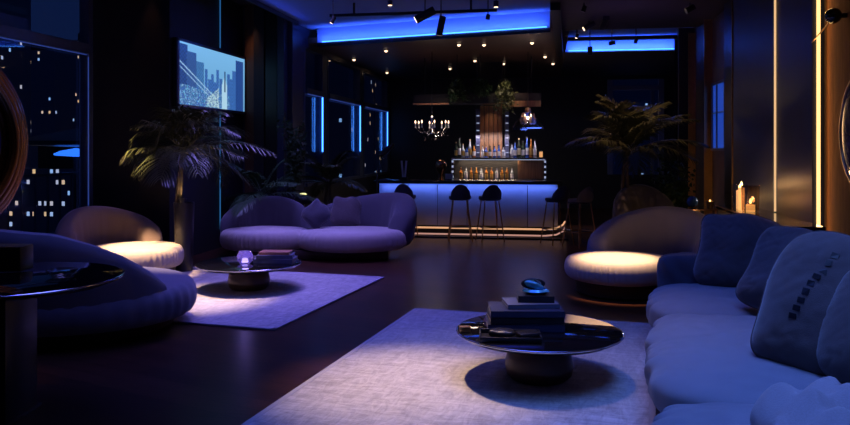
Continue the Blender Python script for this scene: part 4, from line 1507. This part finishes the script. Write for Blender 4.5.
# chandelier
x, y = at(432, 14.9)
t = thing('chandelier', 'candle style crystal chandelier hanging over the left of the bar', 'chandelier', (x, y, 0))
link('rod', tube(NB(), [(0, 0, 2.2), (0, 0, ZC)], 0.008, 6), M['black'], t)
link('stem', lathe(NB(), [(0, 1.86), (0.03, 1.88), (0.015, 1.95), (0.035, 2.02), (0.015, 2.1), (0.03, 2.2), (0, 2.25)], n=20), M['chrome'], t)
for k in range(8):
    a = 2 * math.pi * k / 8 + 0.3
    ca, sa = math.cos(a), math.sin(a)
    arm = link('arm', tube(NB(), [(0.02 * ca, 0.02 * sa, 1.98), (0.12 * ca, 0.12 * sa, 1.90), (0.25 * ca, 0.25 * sa, 1.92), (0.33 * ca, 0.33 * sa, 2.0)], 0.007, 6), M['chrome'], t)
    link('candle_sleeve', lathe(NB(), [(0, 2.0), (0.02, 2.0), (0.012, 2.02), (0.011, 2.08), (0, 2.08)], (0.33 * ca, 0.33 * sa, 0), 12), M['white'], arm)
    link('bulb', lathe(NB(), [(0, 2.08), (0.014, 2.095), (0.016, 2.115), (0, 2.15)], (0.33 * ca, 0.33 * sa, 0), 12), M['bulb'], arm)
bm = NB()
for k in range(60):
    a = rnd.uniform(0, 2 * math.pi)
    r_ = rnd.uniform(0.08, 0.34)
    z_ = 1.92 - rnd.uniform(0, 0.22) * (1 - r_ / 0.6)
    s_ = rnd.uniform(0.008, 0.014)
    bmesh.ops.create_icosphere(bm, subdivisions=1, radius=s_, matrix=Matrix.Translation((r_ * math.cos(a), r_ * math.sin(a), z_)))
link('crystals', bm, M['chrome'], t)
point('chandelier_light', (x, y, 2.25), 5, (1.0, 0.75, 0.6), 0.15)

# glass pendant
x, y = at(528, 14.9)
t = thing('pendant_lamp', 'domed glass pendant lamp with blue glowing disc right of the bar', 'pendant lamp', (x, y, 0))
link('cord', tube(NB(), [(0, 0, 2.38), (0, 0, ZC)], 0.006, 6), M['black'], t)
link('cap', lathe(NB(), [(0, 2.40), (0.05, 2.39), (0.06, 2.33), (0.04, 2.30), (0, 2.30)], n=24), M['brass'], t)
link('glass_shade', lathe(NB(), [(0.05, 2.36), (0.10, 2.30), (0.14, 2.22), (0.24, 2.12), (0.30, 2.02), (0.31, 1.96)], n=48, close=False), M['shade'], t)
for k in range(6):
    a = 2 * math.pi * k / 6
    link('glass_drop', lathe(NB(), [(0, 2.06), (0.03, 2.08), (0.045, 2.14), (0.02, 2.24), (0, 2.30)], (0.12 * math.cos(a), 0.12 * math.sin(a), 0), 12), mat('drop_glass%d' % k, (0.7, 0.5, 0.4), 0.08, 0.7), t)
link('light_disc', lathe(NB(), [(0, 1.985), (0.14, 1.985), (0.15, 1.995), (0.14, 2.005), (0, 2.005)], (0.12, 0, 0), 36), emit('disc_blue', (0.08, 0.16, 1.0), 3.0), t)
point('pendant_bulb', (x, y - 0.2, 2.3), 7, (1.0, 0.7, 0.5), 0.04)
point('pendant_blue', (x + 0.1, y, 1.9), 3, (0.1, 0.2, 1.0), 0.1)

# ---------------------------------------------------------------- ceiling fittings
dl = [(459, 44, 'nearest recess, left of bar middle'), (484, 44, 'near row, centre'), (475, 60, 'brightest, second row centre'), (450, 68, 'rear row, left of centre'),
      (504, 63, 'rear row, right of centre'), (532, 42, 'near row, right'), (545, 56, 'second row, far right'), (553, 63, 'rear row, far right'),
      (354, 59, 'left near the windows'), (386, 50, 'left, front'), (387, 72, 'left, rear')]
for px, py, wh in dl:
    D = 1.9 * F / (148 - py)
    x, y = at(px, D)
    t = thing('downlight', 'tiny round recessed light in the bar ceiling, %s' % wh, 'ceiling light', (x, y, ZC), 0, 'recessed lights over the bar')
    link('trim_ring', lathe(NB(), [(0.03, -0.012), (0.055, -0.012), (0.06, 0.0), (0.03, 0.0)], n=24), M['black'], t)
    link('lens', lathe(NB(), [(0, -0.045), (0.022, -0.038), (0.032, -0.02), (0.03, -0.002), (0, -0.002)], n=20), M['bulb'], t)
for k, (px, D) in enumerate(((460, 14.2), (520, 14.2), (390, 15.0))):
    x, y = at(px, D)
    spot('bar_downlight_beam', (x, y, ZC - 0.05), (x, y, 0), 14, (1.0, 0.75, 0.6), 60, 1.0)


def track(p, q, label, z=3.58):
    a, b = Vector((*at(*p), z)), Vector((*at(*q), z))
    t = thing('light_track', label, 'light track')
    d = (b - a).normalized()
    L_ = (b - a).length
    yaw = math.atan2(d.y, d.x)
    link('rail', bx((a + b) / 2, (L_, 0.05, 0.04), Matrix.Rotation(yaw, 3, 'Z')), M['black'], t, False)
    for f in (0.15, 0.85):
        c_ = a.lerp(b, f)
        link('bracket', bx((c_.x, c_.y, (z + ZC + 0.26) / 2), (0.03, 0.03, ZC + 0.26 - z)), M['black'], t, False)
    return t


track((330, 11.3), (497, 10.85), 'long black light track hung below the blue ceiling recess')
x0_, y0_ = at(560, 10.9)
t = thing('light_track', 'short black light track on the dark ceiling at upper right', 'light track')
link('rail', bx((*at(604, 11.3), ZC - 0.03), (0.09, 0.9, 0.06)), M['black'], t, False)


def head(px, py, z, label, lit=False, ln_=0.16, rd_=0.035, tilt=70, az=0, ceil=None):
    D = (z - HC) * F / (148 - py)
    x, y = at(px, D)
    t = thing('track_spotlight', label, 'spotlight', (x, y, z), R(az) + YAW, 'spotlights on the ceiling tracks')
    top = (ceil if ceil else ZC + 0.26) - z
    link('stem', tube(NB(), [(0, 0, 0), (0, 0, max(0.02, top))], 0.008, 6), M['black'], t)
    bm = lathe(NB(), [(0, -ln_ / 2), (rd_, -ln_ / 2), (rd_, ln_ / 2), (rd_ * .8, ln_ / 2), (0, ln_ / 2)], n=20)
    rot = Matrix.Rotation(R(tilt), 3, 'Y')
    bmesh.ops.rotate(bm, cent=(0, 0, 0), matrix=rot, verts=bm.verts)
    link('lamp_body', bm, M['black'], t)
    if lit:
        bm = lathe(NB(), [(0, -ln_ / 2 - 0.004), (rd_ * .8, -ln_ / 2 - 0.004), (rd_ * .8, -ln_ / 2), (0, -ln_ / 2)], n=20)
        bmesh.ops.rotate(bm, cent=(0, 0, 0), matrix=rot, verts=bm.verts)
        link('lens', bm, M['bulb'], t)
    return t


head(425, 15, 3.48, 'large tilted black spotlight with lit end on the long track', True, 0.30, 0.06, 62)
head(441, 26, 3.36, 'long black cylinder spotlight hanging askew beside the tilted one', False, 0.28, 0.05, 12)
head(333, 20, 3.42, 'small black spotlight at the left end of the long track', True, 0.10, 0.03, 30)
head(488, 17, 3.42, 'small round black spotlight near the right end of long track', False, 0.07, 0.03, 10)
head(496, 4, 3.50, 'lit small spotlight by the right end of the long track', True, 0.08, 0.035, 0)
head(390, 3, 3.52, 'lit small spotlight at the top edge above the big recess', True, 0.06, 0.035, 0, ceil=ZC + 0.26)
head(589, 26, 3.42, 'lit tilted spotlight in front of the right blue recess', True, 0.18, 0.04, 60, ceil=ZC)
head(590, 51, 3.20, 'hanging black cylinder spotlight in front of the right recess', False, 0.14, 0.04, 0, ceil=ZC + 0.26)
head(612, 43, 3.36, 'small dark spotlight below the right recess beam', False, 0.10, 0.035, 80, ceil=ZC + 0.26)
head(636, 41, 3.40, 'tiny dark spotlight at the middle of the right recess', False, 0.08, 0.03, 15, ceil=ZC + 0.26)
head(577, 36, 3.40, 'tiny dark spotlight at the left of the right recess', True, 0.07, 0.025, 20, ceil=ZC + 0.26)
head(690, 9, 3.42, 'dark spotlight on the ceiling near the black curtain', False, 0.12, 0.04, 60, ceil=ZC)
head(584, 9, 3.42, 'small dark spotlight on the ceiling left of the short track', False, 0.08, 0.03, 20, ceil=ZC)
spot('ceiling_purple_up', (*at(620, 9.5), 2.6), (*at(620, 11), 3.5), 16, (0.4, 0.2, 1.0), 120, 1.0, 0.3)

# ---------------------------------------------------------------- right side: console, candles, side table
t = thing('console', 'low black console with brass edge against the right wall', 'console table', (XR - 0.11, 0, 0))
link('cabinet_body', b2(-0.34, 0.0, 6.78, 9.2, 0.06, 0.90), M['black'], t, False)
link('console_top', b2(-0.36, 0.0, 6.76, 9.22, 0.90, 0.94), M['blackglass'], t, False)
link('edge_trim', b2(-0.366, -0.36, 6.76, 9.22, 0.925, 0.938), M['brass'], t, False)
link('kickboard', b2(-0.30, 0.0, 6.8, 9.15, 0.0, 0.06), M['black'], t, False)
xw = 2.05
for i, (dx, dy, hh, r_, lab) in enumerate(((0.0, 8.62, 0.20, 0.035, 'tall pillar candle lit inside the glass hurricane on the console, at back'),
                                          (-0.03, 8.42, 0.24, 0.03, 'tallest lit pillar candle on the console in the middle'),
                                          (0.02, 8.26, 0.07, 0.045, 'short wide bright candle on the console in front'))):
    t = thing('candle', lab, 'candle', (xw + dx, dy, 0.942), 0, 'candles on the console')
    link('wax', lathe(NB(), [(0, 0), (r_, 0), (r_, hh), (r_ * .8, hh - 0.006), (0, hh - 0.01)], n=24), M['wax'], t)
    link('wick', tube(NB(), [(0, 0, hh - 0.01), (0.002, 0, hh + 0.012)], 0.002, 5), M['black'], t)
    link('flame', lathe(NB(), [(0, hh + 0.008), (0.014, hh + 0.024), (0.010, hh + 0.045), (0, hh + 0.07)], n=12), M['flame'], t)
    point('candle_glow', (xw + dx - 0.03, dy, 0.942 + hh + 0.06), 1.2, (1.0, 0.5, 0.18), 0.02)
for i, (dx, dy, r_, hh, lab) in enumerate(((0.0, 8.62, 0.075, 0.27, 'clear glass hurricane around the rear candle on the console'),
                                           (0.02, 8.26, 0.085, 0.27, 'wide smoked glass hurricane around the short front candle'))):
    tag(link('candle_glass', lathe(NB(), [(0, 0), (r_ * .9, 0), (r_, 0.02), (r_ * 1.05, hh), (r_ * 1.02, hh), (r_ * .96, 0.02), (0, 0.006)], (xw + dx, dy, 0.941), 40), M['smoke'] if i else M['clear']),
        lab, 'candle holder', 'glass hurricanes on the console')
x, y = rd(3.42, 9.45)
t = thing('side_table', 'two tier round side table with thin brass rim beside right wall', 'side table', (x, y, 0))
link('tabletop', lathe(NB(), [(0, 0.84), (0.30, 0.84), (0.30, 0.86), (0, 0.86)], n=48), M['blackglass'], t)
link('rim', ring_tube(NB(), 0.302, 0.007, (0, 0, 0.85), 64, 8), M['brass'], t)
link('lower_shelf', lathe(NB(), [(0, 0.50), (0.26, 0.50), (0.26, 0.52), (0, 0.52)], n=48), M['walnut'], t)
for k in range(3):
    a = 2 * math.pi * k / 3 + 0.4
    link('leg', tube(NB(), [(0.25 * math.cos(a), 0.25 * math.sin(a), 0), (0.25 * math.cos(a), 0.25 * math.sin(a), 0.84)], 0.011, 8), M['brass'], t)
xb_, yb_ = x - 0.08, y - 0.05
t = thing('glass_ball', 'blue glass ball on the brass rimmed side table', 'ornament', (xb_, yb_, 0.861))
link('ball', lathe(NB(), [(0, 0)] + [(0.07 * math.sin(a * math.pi / 10), 0.07 - 0.07 * math.cos(a * math.pi / 10)) for a in range(1, 10)] + [(0, 0.14)], n=32), mat('blue_glass', (0.05, 0.15, 0.6), 0.05, 0.5, var=0.2), t)
t = thing('tea_light', 'brass cup tea light on the side table beside blue ball', 'candle holder', (x + 0.13, y - 0.05, 0.861))
link('cup', lathe(NB(), [(0, 0), (0.04, 0), (0.055, 0.08), (0.05, 0.08), (0.036, 0.01), (0, 0.01)], n=24), M['brass'], t)
link('candle', lathe(NB(), [(0, 0.011), (0.034, 0.011), (0.036, 0.05), (0, 0.05)], n=20), M['wax'], t)
link('flame', lathe(NB(), [(0, 0.055), (0.010, 0.068), (0.007, 0.085), (0, 0.10)], n=12), M['flame'], t)
point('tea_light_glow', (x + 0.13, y - 0.07, 1.0), 1.0, (1.0, 0.55, 0.2), 0.02)
t = thing('lantern', 'glowing warm lantern on lower shelf of the side table', 'lantern', (x + 0.02, y - 0.05, 0.521))
link('lantern_glass', lathe(NB(), [(0, 0.0), (0.06, 0.0), (0.065, 0.19), (0.055, 0.20), (0, 0.20)], n=24), emit('lantern_glow', (1.0, 0.55, 0.2), 1.1), t)
link('cap', lathe(NB(), [(0, 0.20), (0.066, 0.20), (0.03, 0.24), (0, 0.245)], n=24), M['brass'], t)
point('lantern_light', (x - 0.08, y - 0.15, 0.68), 1.5, (1.0, 0.55, 0.22), 0.04)

# wall mirror and sconce at the right edge
t = thing('wall_mirror', 'round dark blue wall mirror with thin brass rim at right edge', 'mirror', (XR - 0.03, 6.2, 1.73))
bm = lathe(NB(), [(0, 0.0), (0.46, 0.0), (0.46, 0.02), (0.3, 0.045), (0, 0.055)], n=64)
bmesh.ops.rotate(bm, cent=(0, 0, 0), matrix=Matrix.Rotation(R(-90), 3, 'Y'), verts=bm.verts)
bmesh.ops.translate(bm, vec=(0.02, 0, 0), verts=bm.verts)
link('mirror_glass', bm, mat('blue_mirror', (0.03, 0.05, 0.22), 0.12, 0.6, var=0.1), t)
bm = ring_tube(NB(), 0.465, 0.012, n=72)
bmesh.ops.rotate(bm, cent=(0, 0, 0), matrix=Matrix.Rotation(R(90), 3, 'Y'), verts=bm.verts)
link('rim', bm, M['brass'], t)
t = thing('wall_sconce', 'black ball wall light with thin brass arm at upper right', 'wall lamp', (XR - 0.10, 6.62, 2.68))
bm = NB()
bmesh.ops.create_uvsphere(bm, u_segments=24, v_segments=16, radius=0.065)
link('lamp_ball', bm, M['blackglass'], t)
link('arm', tube(NB(), [(0, 0, -0.02), (-0.03, 0.42, -0.16)], 0.006, 6), M['brass'], t)
link('wall_plate', tube(NB(), [(0, 0, 0), (0.10, 0, 0)], 0.02, 12), M['black'], t)

# ---------------------------------------------------------------- the city outside
rnd = random.Random(5)


def angx(px, D):
    return at(px, D)


blds = [(-40, 42, 5, 14, 'pale lit tower at far left outside'), (40, 62, 9, 9, 'second tower from the left outside'), (68, 38, 5, 0.6, 'low lit block behind railing outside'),
        (98, 98, 9, 15, 'tower beside the window post outside'), (-150, 32, 7, 17, 'nearest big tower outside at left'),
        (312, 44, 6, 7, 'tower behind the first far window'), (342, 60, 7, 11, 'tower behind the second far window'),
        (376, 82, 10, 8, 'tower behind the third far window'), (640, 60, 12, 12, 'tower behind the back right window')]
for i, (px, D, wd, top, lab) in enumerate(blds):
    x, y = angx(px, D)
    t = thing('office_tower', 'dark night ' + lab, 'building', (x, y, -12))
    hgt = top + 12
    link('tower_walls', bx((0, 0, hgt / 2), (wd, wd, hgt)), city_mat('tower_windows_%d' % i, i + 1, 0.06 if i != 2 else 0.30), t, False)
    link('roof_block', bx((wd * .1, 0, hgt + 0.6), (wd * .5, wd * .5, 1.2)), M['wall'], t, False)
# balcony outside
struct('floor_outside_balcony', b2(-9.5, XL - 0.2, 0.5, 14, -0.2, -0.02), M['wall'])
t = thing('balcony_railing', 'dark metal balcony railing outside the left window', 'railing', (-9.2, 0, 0))
link('handrail', bx((0, 8, 1.1), (0.06, 14, 0.05)), M['frame'], t, False)
for k in range(40):
    link('baluster', bx((0, 1.2 + 0.35 * k, 0.53), (0.03, 0.03, 1.1)), M['frame'], t, False)
x, y = at(76, 15.5)
t = thing('canopy_lamp', 'blue glowing round canopy light outside the left window', 'lamp', (x, y, 0))
link('pole', tube(NB(), [(0, 0, -0.02), (0, 0, 1.5)], 0.05, 8), M['black'], t)
link('glow_disc', lathe(NB(), [(0, 1.42), (0.40, 1.45), (0.42, 1.48), (0.30, 1.54), (0, 1.6)], n=40), emit('canopy_blue', (0.03, 0.2, 1.0), 1.6), t)
link('roof', lathe(NB(), [(0, 1.62), (1.3, 1.66), (1.25, 1.74), (0, 2.0)], n=40), M['black'], t)
struct('ground_outside', b2(-80, 60, -5, 110, -12.5, -12), M['wall'])
